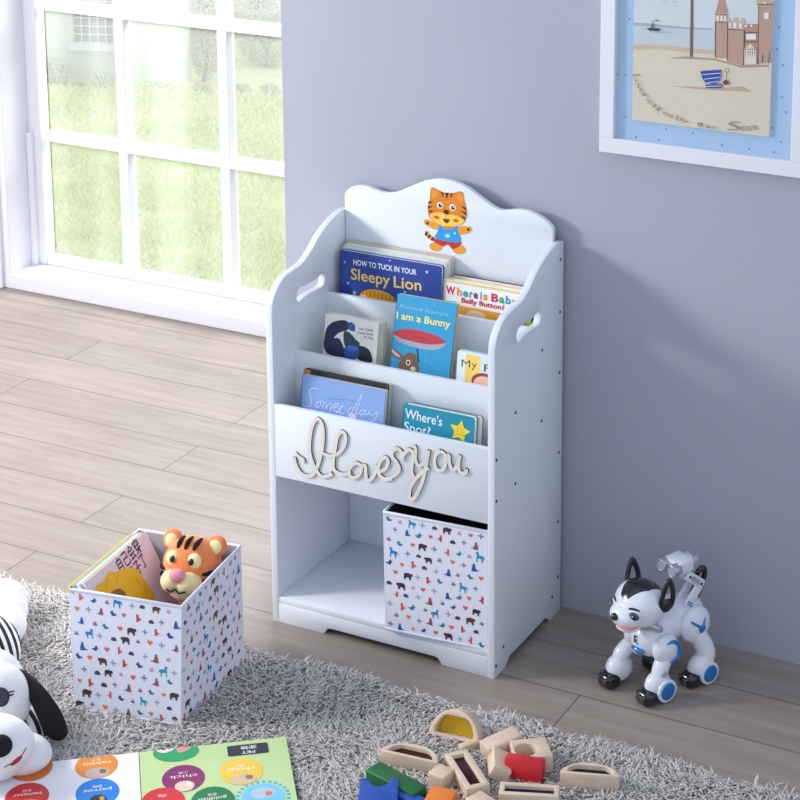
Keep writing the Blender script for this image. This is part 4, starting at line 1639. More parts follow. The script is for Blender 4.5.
nt.links.new(t_.outputs['BSDF'], mx.inputs[1])
nt.links.new(g_.outputs['BSDF'], mx.inputs[2])
nt.links.new(mx.outputs['Shader'], nt.nodes['Material Output'].inputs['Surface'])
obj('glazing', bm, mg, pf)


# ================================================================== SHAGGY RUG
RX0, RX1, RY0, RY1 = -0.80, 1.42, -0.95, -0.140
rug = thing('shaggy_rug', 'pale grey shaggy rug on the wood floor in front of the bookcase', 'rug', (0.3, -0.55, 0))
bm = new()
box(bm, (RX0, RY0, 0.0), (RX1, RY1, 0.008), bev=0.003)
obj('backing', bm, mat('rug_backing', (196, 192, 190), 0.95, var=0.1, scale=60, bump=0.5), rug)
M_pile = ramp_material('grey_yarn', [(0.25, (244, 239, 236)), (0.55, (250, 247, 245)), (0.8, (254, 252, 251))], 26, 0.9)
# footprints where the pile is pressed flat: (corner list)
card_c, card_a = on_z(139, 752, 0.034), math.radians(37.8)
cu, cv = Vector((math.cos(card_a), math.sin(card_a), 0)), Vector((-math.sin(card_a), math.cos(card_a), 0))


def yarn(n, seed):
    rg = np.random.default_rng(seed)
    x = rg.uniform(RX0 + .004, RX1 - .004, n)
    y = rg.uniform(RY0 + .004, RY1 - .002, n)
    h = rg.uniform(0.015, 0.027, n)
    # tufts lean together: direction from a smooth field plus jitter
    fa = 2.2 * np.sin(9 * x + 5 * y) + 1.7 * np.cos(11 * y - 4 * x) + 1.2 * np.sin(23 * x - 17 * y) + rg.normal(0, 0.9, n)
    ln = rg.uniform(0.010, 0.030, n)
    dx, dy = np.cos(fa) * ln, np.sin(fa) * ln
    # pressed under the things that lie on it
    flat = np.zeros(n, bool)
    b0, b1, b2, b3 = [np.array(p) for p in fb]
    cc = (b0 + b2) / 2
    e1, e2 = (b1 - b0), (b3 - b0)
    px, py = x - b0[0], y - b0[1]
    u = (px * e1[0] + py * e1[1]) / (e1 @ e1)
    v = (px * e2[0] + py * e2[1]) / (e2 @ e2)
    flat |= (u > .01) & (u < .99) & (v > .01) & (v < .99)
    px, py = x - card_c.x, y - card_c.y
    u = px * cu.x + py * cu.y
    v = px * cv.x + py * cv.y
    flat |= (u > -0.27) & (u < 0.265) & (v > -0.29) & (v < 0.003)
    h = np.where(flat, 0.012, h)
    k = np.where(flat, 0.3, 1.0)
    dx, dy = dx * k, dy * k
    rad = rg.uniform(0.0015, 0.0025, n)
    ts = np.array([0, .35, .7, 1.0])
    prof_r = np.array([1.0, 1.1, 0.95, 0.35])
    bend = np.array([0, .12, .5, 1.0])
    up = np.array([0, .45, .85, 1.0])
    sag = rg.uniform(0.75, 1.0, n)
    sx_, sy_ = rg.normal(0, .003, n), rg.normal(0, .003, n)
    rings = []
    a3 = rg.uniform(0, 2 * PI, n)
    for j in range(4):
        cx = x + dx * bend[j] + sx_ * math.sin(ts[j] * PI)
        cy_ = y + dy * bend[j] + sy_ * math.sin(ts[j] * PI)
        cz = 0.006 + h * up[j] * np.where(j == 3, sag, 1.0)
        for m in range(3):
            an = a3 + m * 2 * PI / 3
            rings.append(np.stack([cx + np.cos(an) * rad * prof_r[j], cy_ + np.sin(an) * rad * prof_r[j], cz], 1))
    V = np.stack(rings, 1).reshape(-1, 3)
    base = np.arange(n)[:, None] * 12
    Q = []
    for j in range(3):
        for m in range(3):
            m2 = (m + 1) % 3
            Q.append(base + np.array([[j * 3 + m, j * 3 + m2, j * 3 + 3 + m2, j * 3 + 3 + m]]))
    T3 = base + np.array([[9, 10, 11]])
    return V, np.concatenate(Q), T3


V, q, t = yarn(128000, 21)
nt = M_pile.node_tree
pb = nt.nodes['Principled BSDF']
tr_ = nt.nodes.new('ShaderNodeBsdfTranslucent')
mx = nt.nodes.new('ShaderNodeMixShader')
mx.inputs['Fac'].default_value = 0.5
for l_ in list(nt.links):
    if l_.to_socket == pb.inputs['Base Color']:
        nt.links.new(l_.from_socket, tr_.inputs['Color'])
nt.links.new(pb.outputs['BSDF'], mx.inputs[1])
nt.links.new(tr_.outputs['BSDF'], mx.inputs[2])
nt.links.new(mx.outputs['Shader'], nt.nodes['Material Output'].inputs['Surface'])
pl = mesh_np('pile', V, q, t, M_pile, rug)
pl.data.shade_smooth()
pl['kind'] = 'stuff'

# ================================================================== WOODEN BLOCKS on the rug
BZ = 0.022
GW = 'wooden toy blocks scattered on the rug'


def block(label, loc, yaw, tilt=(0, 0), name='wooden_block', group=GW):
    M = Matrix.Translation(Vector(loc)) @ Matrix.Rotation(math.radians(yaw), 4, 'Z') @ Matrix.Rotation(math.radians(tilt[0]), 4, 'X') @ Matrix.Rotation(math.radians(tilt[1]), 4, 'Y')
    r = thing(name, label, 'toy block', M, group)
    return r, M


def half_arc(w, r, flip=1, n=16, cx=0.0, y0=0.0):
    return [(cx + r * math.cos(PI * k / n), y0 + flip * r * math.sin(PI * k / n)) for k in range(n + 1)]


def arch_block(label, loc, yaw, tint, R=0.058, thick=0.030, upright=False, tilt=(0, 0), wall=0.013, depth=None, sq=1.0):
    """half-disc frame with a tinted window; local: flat side along x at y=0, arch towards +y, thickness along z"""
    r, M = block(label, loc, yaw, tilt)
    outer = [(p[0], p[1] * sq) for p in half_arc(0, R)]
    inner = [(p[0], p[1] * sq) for p in half_arc(0, R - wall, 1, 14, 0, 0.006 / sq)]
    inner = [(x, min(y, (R - wall) * sq)) for x, y in inner]
    L = Matrix.Identity(4)
    if upright:
        L = Matrix(((1, 0, 0, 0), (0, 0, 1, -thick / 2), (0, 1, 0, 0), (0, 0, 0, 1)))
    bm = new()
    prism(bm, outer, 0, thick, M @ L, 0.0015, [inner], ang=60)
    obj('frame', bm, M_woodpale, r, 50)
    bm = new()
    prism(bm, inner, thick * .55, thick * .70, M @ L)
    obj('window', bm, tint, r)
    return r


def frame_block(label, loc, yaw, tint, w, l, h, wall, tilt=(0, 0)):
    r, M = block(label, loc, yaw, tilt)
    bm = new()
    prism(bm, [(-w / 2, -l / 2), (w / 2, -l / 2), (w / 2, l / 2), (-w / 2, l / 2)], 0, h, M, 0.0015,
          [[(-w / 2 + wall, -l / 2 + wall), (w / 2 - wall, -l / 2 + wall), (w / 2 - wall, l / 2 - wall), (-w / 2 + wall, l / 2 - wall)]])
    obj('frame', bm, M_woodpale, r, 50)
    bm = new()
    box(bm, (-w / 2 + wall, -l / 2 + wall, h * .55), (w / 2 - wall, l / 2 - wall, h * .70), M)
    obj('window', bm, tint, r)


def solid_block(label, loc, yaw, size, m, tilt=(0, 0), bev=0.002):
    r, M = block(label, loc, yaw, tilt)
    bm = new()
    box(bm, (-size[0] / 2, -size[1] / 2, 0), (size[0] / 2, size[1] / 2, size[2]), M, bev)
    obj('body', bm, m, r, 50)
    return r


def mid(p, q):
    return (p + q) / 2


M_red = mat('red_painted_wood', (204, 28, 40), 0.45, var=0.05, scale=30)
M_green = mat('green_painted_wood', (22, 98, 44), 0.45, var=0.08, scale=30)
M_blue = mat('blue_painted_wood', (24, 74, 164), 0.45, var=0.08, scale=30)
M_orange = mat('orange_painted_wood', (230, 126, 42), 0.45, var=0.06, scale=30)
T_brown, T_yellow, T_dgreen, T_blue = tinted('brown_acrylic', (70, 26, 24)), tinted('yellow_acrylic', (236, 196, 20), 0.5), tinted('green_acrylic', (18, 40, 30)), tinted('blue_acrylic', (24, 30, 70))
hT = 0.028
p0_, p1_ = on_z(380, 750, BZ + hT), on_z(437, 763, BZ + hT)
yw = math.degrees(math.atan2(p1_.y - p0_.y, p1_.x - p0_.x))
c = mid(p0_, p1_)
arch_block('half-round wooden block with dark red window, above the green brick', (c.x, c.y, BZ), yw, T_brown, R=(p1_ - p0_).length / 2, thick=hT, wall=0.012, sq=0.75)
p0_, p1_ = on_z(429, 735, BZ), on_z(479, 747, BZ)
yw = math.degrees(math.atan2(p1_.y - p0_.y, p1_.x - p0_.x))
c = mid(p0_, p1_)
arch_block('half-round wooden block standing upright with a yellow window', (c.x, c.y + .008, BZ), yw, T_yellow, R=(p1_ - p0_).length / 2, thick=0.030, upright=True, tilt=(-24, 0), wall=0.011, sq=1.05)
p0_, p1_ = on_z(560, 772, BZ + 0.030), on_z(619.5, 777, BZ + 0.030)
yw = math.degrees(math.atan2(p1_.y - p0_.y, p1_.x - p0_.x))
c = mid(p0_, p1_)
arch_block('half-round wooden block with dark green window, lying apart from the pile', (c.x, c.y, BZ), yw, T_dgreen, R=(p1_ - p0_).length / 2, thick=0.030, wall=0.012, sq=0.72)
# rectangular frames
q0, q1, q2, q3 = on_z(444, 751, .050), on_z(467, 749, .050), on_z(491, 783, .050), on_z(466, 788, .050)
c = (q0 + q1 + q2 + q3) / 4
l_, w_ = ((q3 - q0).length + (q2 - q1).length) / 2, ((q1 - q0).length + (q2 - q3).length) / 2
yw = math.degrees(math.atan2((q3 - q0).y + (q2 - q1).y, (q3 - q0).x + (q2 - q1).x)) + 90
frame_block('rectangular wooden frame block with brown window in the middle of the pile', (c.x, c.y, BZ), yw, T_brown, w_, l_, 0.026, 0.0105)
q0, q1, q2, q3 = on_z(503, 781.5, .046), on_z(557, 785.5, .046), on_z(562, 796, .046), on_z(496, 793, .046)
c = (q0 + q1 + q2 + q3) / 4
l_, w_ = ((q1 - q0).length + (q2 - q3).length) / 2, 0.036
yw = math.degrees(math.atan2((q1 - q0).y + (q2 - q3).y, (q1 - q0).x + (q2 - q3).x))
frame_block('rectangular wooden frame block with dark blue window below the red block', (c.x, c.y, BZ), yw, T_blue, l_, w_, 0.024, 0.009)
c = on_z(441.5, 771, .048)
solid_block('small plain wooden cube left of the brown-window frame', (c.x, c.y, BZ), -8, (0.034, 0.034, 0.027), M_woodpale)
c = on_z(523, 771, .040)
solid_block('red painted rectangular block standing on edge in the pile', (c.x, c.y + .004, BZ), 10, (0.068, 0.024, 0.038), M_red, tilt=(-14, 0))
c = on_z(496, 766, .036)
solid_block('plain wooden block tilted beside the red block', (c.x, c.y, BZ + .004), -62, (0.062, 0.034, 0.026), M_woodpale, tilt=(-26, 0))
c = on_z(502, 745, .040)
solid_block('plain wooden plank block lying behind the tilted one', (c.x, c.y, BZ + .006), 58, (0.070, 0.034, 0.028), M_woodpale, tilt=(0, -6))
# bridge block with a round tunnel
c = on_z(531, 756, .040)
r, M = block('wooden block with a round hole behind the red block', (c.x, c.y, BZ), 38, (0, 0))
bm = new()
prism(bm, [(-.033, -.030), (.033, -.030), (.033, .030), (-.033, .030)], 0, 0.034, M, 0.0015, [[(-.010 + .0195 * math.cos(2 * PI * k / 22), -.003 + .0195 * math.sin(2 * PI * k / 22)) for k in range(22)]], ang=60)
obj('body', bm, M_woodpale, r, 50)
# painted bricks
q0, q1 = on_z(378, 771, .050), on_z(414, 790, .050)
yw = math.degrees(math.atan2(q1.y - q0.y, q1.x - q0.x))
c = on_z(396, 777.5, .050)
solid_block('long green painted brick behind the blue crown block', (c.x, c.y, BZ), yw, (0.112, 0.036, 0.028), M_green)
c = on_z(414, 799, .044)
solid_block('long blue painted bar beside the orange block', (c.x, c.y, BZ), yw + 2, (0.085, 0.026, 0.024), M_blue)
c = on_z(441, 796, .046)
solid_block('orange painted block at the bottom edge of the pile', (c.x, c.y, BZ), 8, (0.046, 0.046, 0.026), M_orange)
c = on_z(484, 801, .044)
solid_block('plain wooden block at the bottom edge below the brown-window frame', (c.x, c.y, BZ), -20, (0.056, 0.036, 0.022), M_woodpale)
c = on_z(468, 738, .036)
solid_block('small wooden rod against the yellow-window block', (on_z(470, 745, .03).x, on_z(470, 745, .03).y, BZ), 60, (0.042, 0.014, 0.014), M_woodpale)
# blue crown block: a brick with two round notches, lying tilted up
q0, q1 = on_z(368, 777, .056), on_z(407, 777, .056)
c = mid(q0, q1)
yw = math.degrees(math.atan2(q1.y - q0.y, q1.x - q0.x))
r, M = block('blue painted crown block with round notches at the bottom edge', (c.x, c.y - .03, BZ), yw)
bm = new()
wl = (q1 - q0).length
o_ = [(-wl / 2, -0.055), (wl / 2, -0.055), (wl / 2, 0.026), (wl / 2 - .012, 0.030)]
o_ += [(0.0 + (wl / 2 - .014) * math.cos(PI * k / 12), 0.030 - 0.026 * math.sin(PI * k / 12)) for k in range(13)]
o_ += [(-wl / 2 + .012, 0.030), (-wl / 2, 0.026)]
prism(bm, o_, 0, 0.032, M, 0.0015, ang=60)
obj('body', bm, M_blue, r, 50)

# ================================================================== OPEN ANIMAL CARD BOOK
CZ = 0.030
ab = thing('picture_card_book', 'open picture word book of pets in coloured ovals lying on the rug', 'book', (card_c.x, card_c.y, RUG_TOP), None)
PWR, PWL, PH = (on_z(286.5, 738.5, 0.034) - card_c).dot(cu), 0.262, 0.275
CM = Matrix(((cu.x, cv.x, 0, card_c.x), (cu.y, cv.y, 0, card_c.y), (0, 0, 1, 0), (0, 0, 0, 1)))
bm = new()
box(bm, (0.0006, -PH, RUG_TOP + .003), (PWR, 0, 0.034), CM, 0.0008)
pg_r = obj('right_leaf', bm, mat('card_green', (190, 214, 150), 0.35, var=0.02, scale=6), ab)
bm = new()
box(bm, (-PWL, -PH, RUG_TOP + .003), (-0.0006, 0, 0.034), CM, 0.0008)
pg_l = obj('left_leaf', bm, mat('card_white', (232, 230, 236), 0.35, var=0.02, scale=6), ab)


def cl(px, py):
    d = on_z(px, py, 0.034) - card_c
    return (d.dot(cu), d.dot(cv))


def oval(ar, px, py, c, word, cn, rx=0.037, ry=0.041, animal=None):
    x, y = cl(px, py)
    if y - ry > -0.001 - 2 * ry:
        pass
    ar.poly(clip_poly(ellpts(x, y, rx, ry), -PWL + .002, -PH + .002, PWR - .002, -0.0015), c)
    if word:
        # printed for a reader on the far side: upside down for us
        ar.text(word, (x + 0.024, y + 0.010), (x - 0.024, y + 0.010), 0.0085, (244, 236, 230), 0.0)
    if cn:
        ar.text(cn, (x + 0.008, y + 0.021), (x - 0.008, y + 0.021), 0.0065, (240, 226, 220), 0.0)
    if animal:
        for pts, col in animal:
            ar.poly(clip_poly([(x + p[0], y + (p[1] if not word else -0.012 - p[1])) for p in spline(pts, 4, True)], -PWL + .002, -PH + .002, PWR - .002, -.001), col)


def critter(c1, c2, s=1.0):
    return [([(-.020 * s, .010), (-.010 * s, -.002), (.010 * s, -.003), (.022 * s, .008), (.014 * s, .024), (-.012 * s, .026)], c1),
            ([(.006 * s, .002), (.016 * s, .004), (.015 * s, .014), (.006 * s, .013)], c2)]


ar = Art()
oval(ar, 96.5, 765.5, (224, 138, 44), 'rabbit', '兔子', animal=critter((190, 172, 160), (120, 100, 90)))
oval(ar, 97.5, 792.5, (24, 124, 208), 'parrot', '鹦鹉', animal=critter((36, 40, 50), (200, 150, 40), .7))
oval(ar, 27, 797, (206, 40, 44), 'hamster', '仓鼠', animal=critter((196, 130, 70), (230, 200, 160)))
oval(ar, 31, 768, (214, 112, 36), 'cat', '猫')
ar.build('page_print', pg_l, (card_c.x, card_c.y, 0.034), cu, cv, (0, 0, 1), base=0.0003)
ar = Art()
oval(ar, 183.5, 778.5, (134, 44, 104), 'chick', '小鸡', animal=critter((226, 200, 176), (240, 222, 200), .8))
oval(ar, 241.5, 771.5, (242, 196, 70), 'dog', '狗', animal=critter((214, 186, 150), (150, 120, 90), 1.1))
oval(ar, 176, 752, (40, 160, 100), '', '', rx=0.040, ry=0.030, animal=[([(-.034, .010), (-.018, .000), (.000, .014), (-.020, .026)], (240, 214, 214)), ([(.004, -.004), (.024, .004), (.028, .024), (.004, .022)], (226, 150, 140)),
                                                          ([(-.024, .010), (-.018, .010), (-.018, .016), (-.024, .016)], (50, 40, 40))])
oval(ar, 163, 802, (206, 46, 50), '', '鸟')
oval(ar, 213, 801, (22, 120, 66), 'goldfish', '金鱼')
x, y = cl(263, 797)
for k in range(26):
    a_ = 2 * PI * k / 26
    ar.layer = 0
    q = [(x + .047 * math.cos(a_ + d), y + .049 * math.sin(a_ + d)) for d in (-.06, .06)] + [(x + .040 * math.cos(a_ + d), y + .042 * math.sin(a_ + d)) for d in (.06, -.06)]
    ar.poly(clip_poly(q, 0.002, -PH + .002, PWR - .002, -.002) or q, (70, 180, 226))
ar.layer = 1
oval(ar, 263, 797, (120, 196, 236), '', '', rx=.037, ry=.039, animal=critter((180, 196, 210), (210, 120, 90)))
# black tab reading PET
qa = [cl(*p) for p in ((226, 757), (270, 756), (270, 742), (225.5, 743.5))]
cx_, cy_ = sum(p[0] for p in qa) / 4, sum(p[1] for p in qa) / 4
ar.poly([(cx_ + p[0], cy_ + p[1]) for p in rrect(-.036, -.0165, .036, .0165, .004)], (40, 44, 52))
ar.text('PET', (cx_ + .012, cy_ - .004), (cx_ - .012, cy_ - .004), 0.0085, (236, 236, 236), 0.01)
ar.text('宠物', (cx_ + .016, cy_ + .011), (cx_ - .012, cy_ + .011), 0.0085, (236, 236, 236), 0.01)
ar.build('page_print', pg_r, (card_c.x, card_c.y, 0.034), cu, cv, (0, 0, 1), base=0.0003)


# ================================================================== ROBOT DOG
M_rw = mat('white_toy_plastic', (226, 228, 238), 0.22, var=0.01, coat=0.4)
M_rg = mat('grey_toy_plastic', (172, 176, 188), 0.3, var=0.02, coat=0.2)
M_rb = mat('metallic_blue_plastic', (28, 128, 208), 0.22, metal=0.35, var=0.05, coat=0.5)
M_rk = mat('gloss_black_plastic', (20, 21, 26), 0.18, var=0.05, coat=0.5)
M_rs = mat('silver_plastic', (186, 188, 194), 0.25, metal=0.6, var=0.03)
RM = Matrix(((-0.4512, 0.8924, 0, 0.790), (-0.8924, -0.4512, 0, 0.143), (0, 0, 1, 0), (0, 0, 0, 1))) @ Matrix.Diagonal((0.96, 0.96, 0.96, 1))
rd = thing('robot_dog', 'white and blue toy robot dog standing on the floor right of the bookcase', 'toy robot', RM)


def rp(p):
    return RM @ Vector(p)


def rel(bm, c, r, rot=None, seg=28):
    el(bm, c, r, RM, rot, None, seg)


def rcyl(bm, a_, b_, r0, r1=None, seg=28, bev=0.0):
    cyl(bm, rp(a_), rp(b_), r0, r1, seg, None, bev)


def rtube(bm, pts, r, seg=10, closed=False, flat=None):
    tube(bm, [rp(p) for p in pts], r, seg, closed, None, (RM.to_3x3() @ Vector(flat[0]), flat[1]) if flat else None)


Rx = lambda d: Matrix.Rotation(math.radians(d), 3, 'X')
Ry = lambda d: Matrix.Rotation(math.radians(d), 3, 'Y')
Rz = lambda d: Matrix.Rotation(math.radians(d), 3, 'Z')
# trunk: chest, waist and rump as one smooth shell
bm = new()
rel(bm, (0.030, 0, 0.108), (0.046, 0.042, 0.040))
rel(bm, (-0.012, 0, 0.124), (0.060, 0.034, 0.034), Ry(-12))
rel(bm, (-0.050, 0, 0.138), (0.044, 0.036, 0.034))
trunk = obj('body', bm, M_rw, rd, 80)
md = trunk.modifiers.new('blend', 'REMESH')
md.mode = 'VOXEL'
md.voxel_size = 0.0025
md.use_smooth_shade = True
ms = trunk.modifiers.new('soften', 'SMOOTH')
ms.iterations = 8
bm = new()
rel(bm, (0.050, 0.0, 0.090), (0.030, 0.020, 0.012))
obj('belly_plate', bm, M_rg, rd, 80)
bm = new()
rel(bm, (0.071, 0.004, 0.093), (0.008, 0.017, 0.007), Rz(6))
obj('chest_badge', bm, M_rb, rd, 80)
bm = new()
for q in ([(0.0755, -.004, .118), (0.0755, .004, .122)], [(0.076, .000, .124), (0.0755, -.003, .108)], [(0.076, .004, .116), (0.0755, .000, .108)], [(0.0755, .002, .113), (0.0755, .007, .106)]):
    rtube(bm, q, 0.0011, 6)
obj('chest_mark', bm, M_rk, rd)
bm = new()
rtube(bm, [(0.046 + 0.034 * math.cos(t) * .5, 0.034 * math.sin(t), 0.142 + .012 * math.cos(t)) for t in [2 * PI * k / 30 for k in range(30)]], 0.0065, 10, True)
rel(bm, (0.05, 0, 0.145), (0.022, 0.028, 0.018))
obj('neck_collar', bm, M_rs, rd, 80)
# head
bm = new()
rel(bm, (0.064, 0, 0.190), (0.050, 0.054, 0.046))
rel(bm, (0.100, 0, 0.176), (0.030, 0.036, 0.026))
head = obj('head', bm, M_rw, rd, 80)
md = head.modifiers.new('blend', 'REMESH')
md.mode = 'VOXEL'
md.voxel_size = 0.0022
md.use_smooth_shade = True
ms = head.modifiers.new('soften', 'SMOOTH')
ms.iterations = 10
bm = new()
rel(bm, (0.129, 0.0, 0.180), (0.0075, 0.0085, 0.0075))
obj('nose', bm, M_rk, head, 80)
bm = new()
rel(bm, (0.096, 0.004, 0.154), (0.026, 0.025, 0.010))
obj('jaw', bm, M_rw, head, 80)
bm = new()
rel(bm, (0.103, 0.008, 0.1605), (0.022, 0.022, 0.0055), Rx(-6))
obj('tongue', bm, mat('pink_plastic', (236, 128, 146), 0.3, coat=0.4), head, 80)
# black crown patch: a strip of shell that follows the head
bm = new()
pc, pr3 = Vector((0.064, 0, 0.190)), Vector((0.0495, 0.0535, 0.0455)) * 1.012
rows = []
for i in range(15):
    th_ = math.radians(148 - i * 8.1)            # from the back of the head to the forehead
    hw = 33 if i < 9 else 33 - (i - 8) * 3.4
    row = []
    for j in range(11):
        ph_ = math.radians(-hw + 2 * hw * j / 10)
        cut = 0.0 if i < 14 else 0
        p = Vector((math.cos(th_) * math.cos(ph_), math.sin(ph_), math.sin(th_) * math.cos(ph_)))
        row.append(bm.verts.new(rp(pc + Vector((p.x * pr3.x, p.y * pr3.y, p.z * pr3.z)))))
    rows.append(row)
for i in range(14):
    for j in range(10):
        bm.faces.new((rows[i][j], rows[i + 1][j], rows[i + 1][j + 1], rows[i][j + 1]))
# pointed front edge
tip = bm.verts.new(rp(pc + Vector((pr3.x * math.cos(math.radians(26)), 0, pr3.z * math.sin(math.radians(26))))))
for j in range(10):
    bm.faces.new((rows[14][j], tip, rows[14][j + 1]))
bmesh.ops.recalc_face_normals(bm, faces=list(bm.faces))
obj('crown_patch', bm, M_rk, head, 80)


def on_head(ay, az, k=1.0):
    """point on the face: ay degrees towards the dog's left, az degrees up"""
    a_, b_ = math.radians(ay), math.radians(az)
    return pc + Vector((math.cos(a_) * math.cos(b_) * pr3.x, math.sin(a_) * math.cos(b_) * pr3.y, math.sin(b_) * pr3.z)) * k


for s_ in (-1, 1):
    p = on_head(s_ * 33, -3, 1.0)
    R_ = Rz(s_ * 33)
    bm = new()
    rel(bm, p, (0.0035, 0.0140, 0.0110), R_)
    eye = obj('eye', bm, M_rw, head, 80)
    bm = new()
    rel(bm, p + Vector((0.0018, s_ * .0012, -.001)), (0.0035, 0.0118, 0.0092), R_)
    obj('iris', bm, mat('teal_eye', (38, 92, 100), 0.15, coat=0.6), eye, 80)
    bm = new()
    rel(bm, p + Vector((0.0038, s_ * .0024, -.001)), (0.0026, 0.0062, 0.0060), R_)
    obj('pupil', bm, M_rk, eye, 80)
    bm = new()
    rel(bm, p + Vector((0.0062, s_ * .0030, .0008)), (0.0012, 0.0018, 0.0016), R_, 12)
    obj('glint', bm, M_rw, eye, 80)
    bm = new()
    rtube(bm, [on_head(s_ * q[0], q[1], 1.01) for q in ((20, 11), (27, 13.5), (36, 13.5), (46, 11))], [0.0012, 0.0022, 0.0022, 0.0010], 8)
    obj('brow', bm, M_rk, head, 80)
    # open loop ears on a broad black foot
    e0 = Vector((0.040, s_ * 0.050, 0.198))
    bm = new()
    lp = spline([(0.014, 0, 0.000), (0.013, s_ * .002, .022), (0.006, s_ * .004, .043), (0.000, s_ * .005, .052), (-0.007, s_ * .004, .044), (-0.014, s_ * .002, .024), (-0.014, 0, 0.000), (0.0, -s_ * .001, -.010)], 5, True)
    rtube(bm, [e0 + Vector(p) for p in lp], 0.0060, 8, True, ((0, 1, 0), 0.6))
    rel(bm, e0 + Vector((0, 0, 0.000)), (0.015, 0.0045, 0.013), None, 18)
    obj('ear', bm, M_rk, head, 80)


def leg(px, py, s_, hip, hip_r, hind):
    """paw at px, py; hip joint centre"""
    lg = new()
    rel(lg, (px - .004, py, 0.032), (0.029, 0.0225, 0.028))
    rtube(lg, spline([(px - .006, py, 0.04), (px - .010 if not hind else px - .018, py, 0.062), (hip[0], hip[1], hip[2] - .012)], 5), 0.0160 if not hind else 0.0190, 14)
    L = obj('leg', lg, M_rw, rd, 60)
    bm = new()
    box(bm, (px + 0.003, py - 0.0195, 0.0), (px + 0.041, py + 0.0195, 0.031), RM, 0.011, None, 3)
    obj('toe_cap', bm, M_rk, L, 60)
    bm = new()
    for q in (-.010, 0, .010):
        rtube(bm, [(px + 0.030, py + q, 0.0300), (px + 0.036, py + q, 0.0272), (px + .0398, py + q, .021)], 0.0010, 6)
    obj('toe_ridges', bm, M_rg, L)
    y1 = py + s_ * 0.0215
    bm = new()
    rcyl(bm, (px - .010, y1 - s_ * .008, 0.026), (px - .010, y1 + s_ * .0025, 0.026), 0.0225, 0.0225, 32, 0.002)
    obj('wheel_ring', bm, M_rw, L, 40)
    bm = new()
    rcyl(bm, (px - .010, y1, 0.026), (px - .010, y1 + s_ * .0045, 0.026), 0.0185, 0.016, 32, 0.0012)
    obj('wheel_disc', bm, M_rb, L, 40)
    bm = new()
    rel(bm, hip, (hip_r, 0.021, hip_r))
    obj('joint_cover', bm, M_rw, L, 80)
    if not hind:
        bm = new()
        a0, a1 = (60, 290)
        n_ = 16
        rt = []
        for k in range(n_ + 1):
            t = math.radians(a0 + (a1 - a0) * k / n_)
            rt.append((hip[0] - math.cos(t) * hip_r * .70 * -1, hip[1] + s_ * 0.0165, hip[2] + math.sin(t) * hip_r * .70))
        rtube(bm, rt, [0.0012 + 0.0036 * math.sin(PI * k / n_) for k in range(n_ + 1)], 8)
        obj('joint_stripe', bm, M_rb, L, 60)
        bm = new()
        rcyl(bm, (px - .007, py + s_ * .012, 0.060), (px - .007, py + s_ * .0175, 0.060), 0.0075, 0.006, 20, 0.001)
        obj('knee_cap', bm, M_rg, L, 40)
    else:
        bm = new()
        rel(bm, (hip[0] - .002, hip[1] + s_ * .0195, hip[2] - .002), (0.0095, 0.003, 0.0095))
        for d_ in ((0.024, .018), (-.012, .017), (-.002, -.016)):
            rtube(bm, [(hip[0] - .002, hip[1] + s_ * .020, hip[2] - .002), (hip[0] + d_[0] * .6, hip[1] + s_ * .0195, hip[2] + d_[1] * .6), (hip[0] + d_[0], hip[1] + s_ * .0165, hip[2] + d_[1])], [0.0034, 0.0026, 0.0020], 8)
        obj('joint_stripe', bm, M_rb, L, 60)


leg(0.060, 0.047, 1, (0.034, 0.043, 0.100), 0.030, False)
leg(0.078, -0.047, -1, (0.036, -0.040, 0.100), 0.030, False)
leg(-0.052, 0.047, 1, (-0.050, 0.034, 0.122), 0.038, True)
leg(-0.036, -0.047, -1, (-0.050, -0.034, 0.122), 0.036, True)
# tail loop
bm = new()
tl = spline([(-0.078, 0.004, 0.158), (-0.092, 0.006, 0.180), (-0.098, 0.008, 0.206), (-0.092, 0.010, 0.220), (-0.080, 0.008, 0.214), (-0.076, 0.006, 0.196), (-0.070, 0.004, 0.172)], 5, True)
rtube(bm, tl, 0.0056, 8, True)
obj('tail', bm, M_rk, rd, 60)
# launcher on the back: two linkage arms and a twin-barrel block
bm = new()
for y in (0.000, 0.024):
    t_ = bmesh.new()
    M1 = RM @ Matrix.Translation((-0.034, y, 0.160)) @ Matrix.Rotation(math.radians(-132), 4, 'Y')
    box(bm, (0.0, 0, -0.011), (0.052, 0.006, 0.011), M1, 0.003)
    M2 = RM @ Matrix.Translation((-0.070, y + .001, 0.200)) @ Matrix.Rotation(math.radians(-38), 4, 'Y')
    box(bm, (-0.008, 0, -0.010), (0.050, 0.006, 0.010), M2, 0.004)
    t_.free()
arm = obj('launcher_arm', bm, M_rw, rd, 50)
bm = new()
Mm = RM @ Matrix.Translation((-0.070, 0.031, 0.200)) @ Matrix.Rotation(math.radians(-38), 4, 'Y')
for x in (0.002, 0.040):
    cyl(bm, Mm @ Vector((x, -0.001, 0)), Mm @ Vector((x, 0.0012, 0)), 0.003, seg=14)
for k in range(4):
    tube(bm, [Mm @ Vector((0.011 + k * .0065, 0.0005, -0.005)), Mm @ Vector((0.013 + k * .0065, 0.0005, 0.0)), Mm @ Vector((0.011 + k * .0065, 0.0005, 0.005))], 0.0009, 6)
obj('arm_marks', bm, M_rk, arm)
bm = new()
Mm = RM @ Matrix.Translation((-0.034, 0.030, 0.160)) @ Matrix.Rotation(math.radians(-132), 4, 'Y')
for k in range(2):
    tube(bm, [Mm @ Vector((0.006 + k * .005, 0.0005, -0.007)), Mm @ Vector((0.006 + k * .005, 0.0005, 0.007))], 0.0013, 6)
obj('arm_stripes', bm, M_rb, arm)
LM = RM @ Matrix.Translation((-0.008, 0.010, 0.250)) @ Matrix.Rotation(math.radians(4), 4, 'Y') @ Matrix.Diagonal((0.82, 0.82, 0.82, 1))
bm = new()
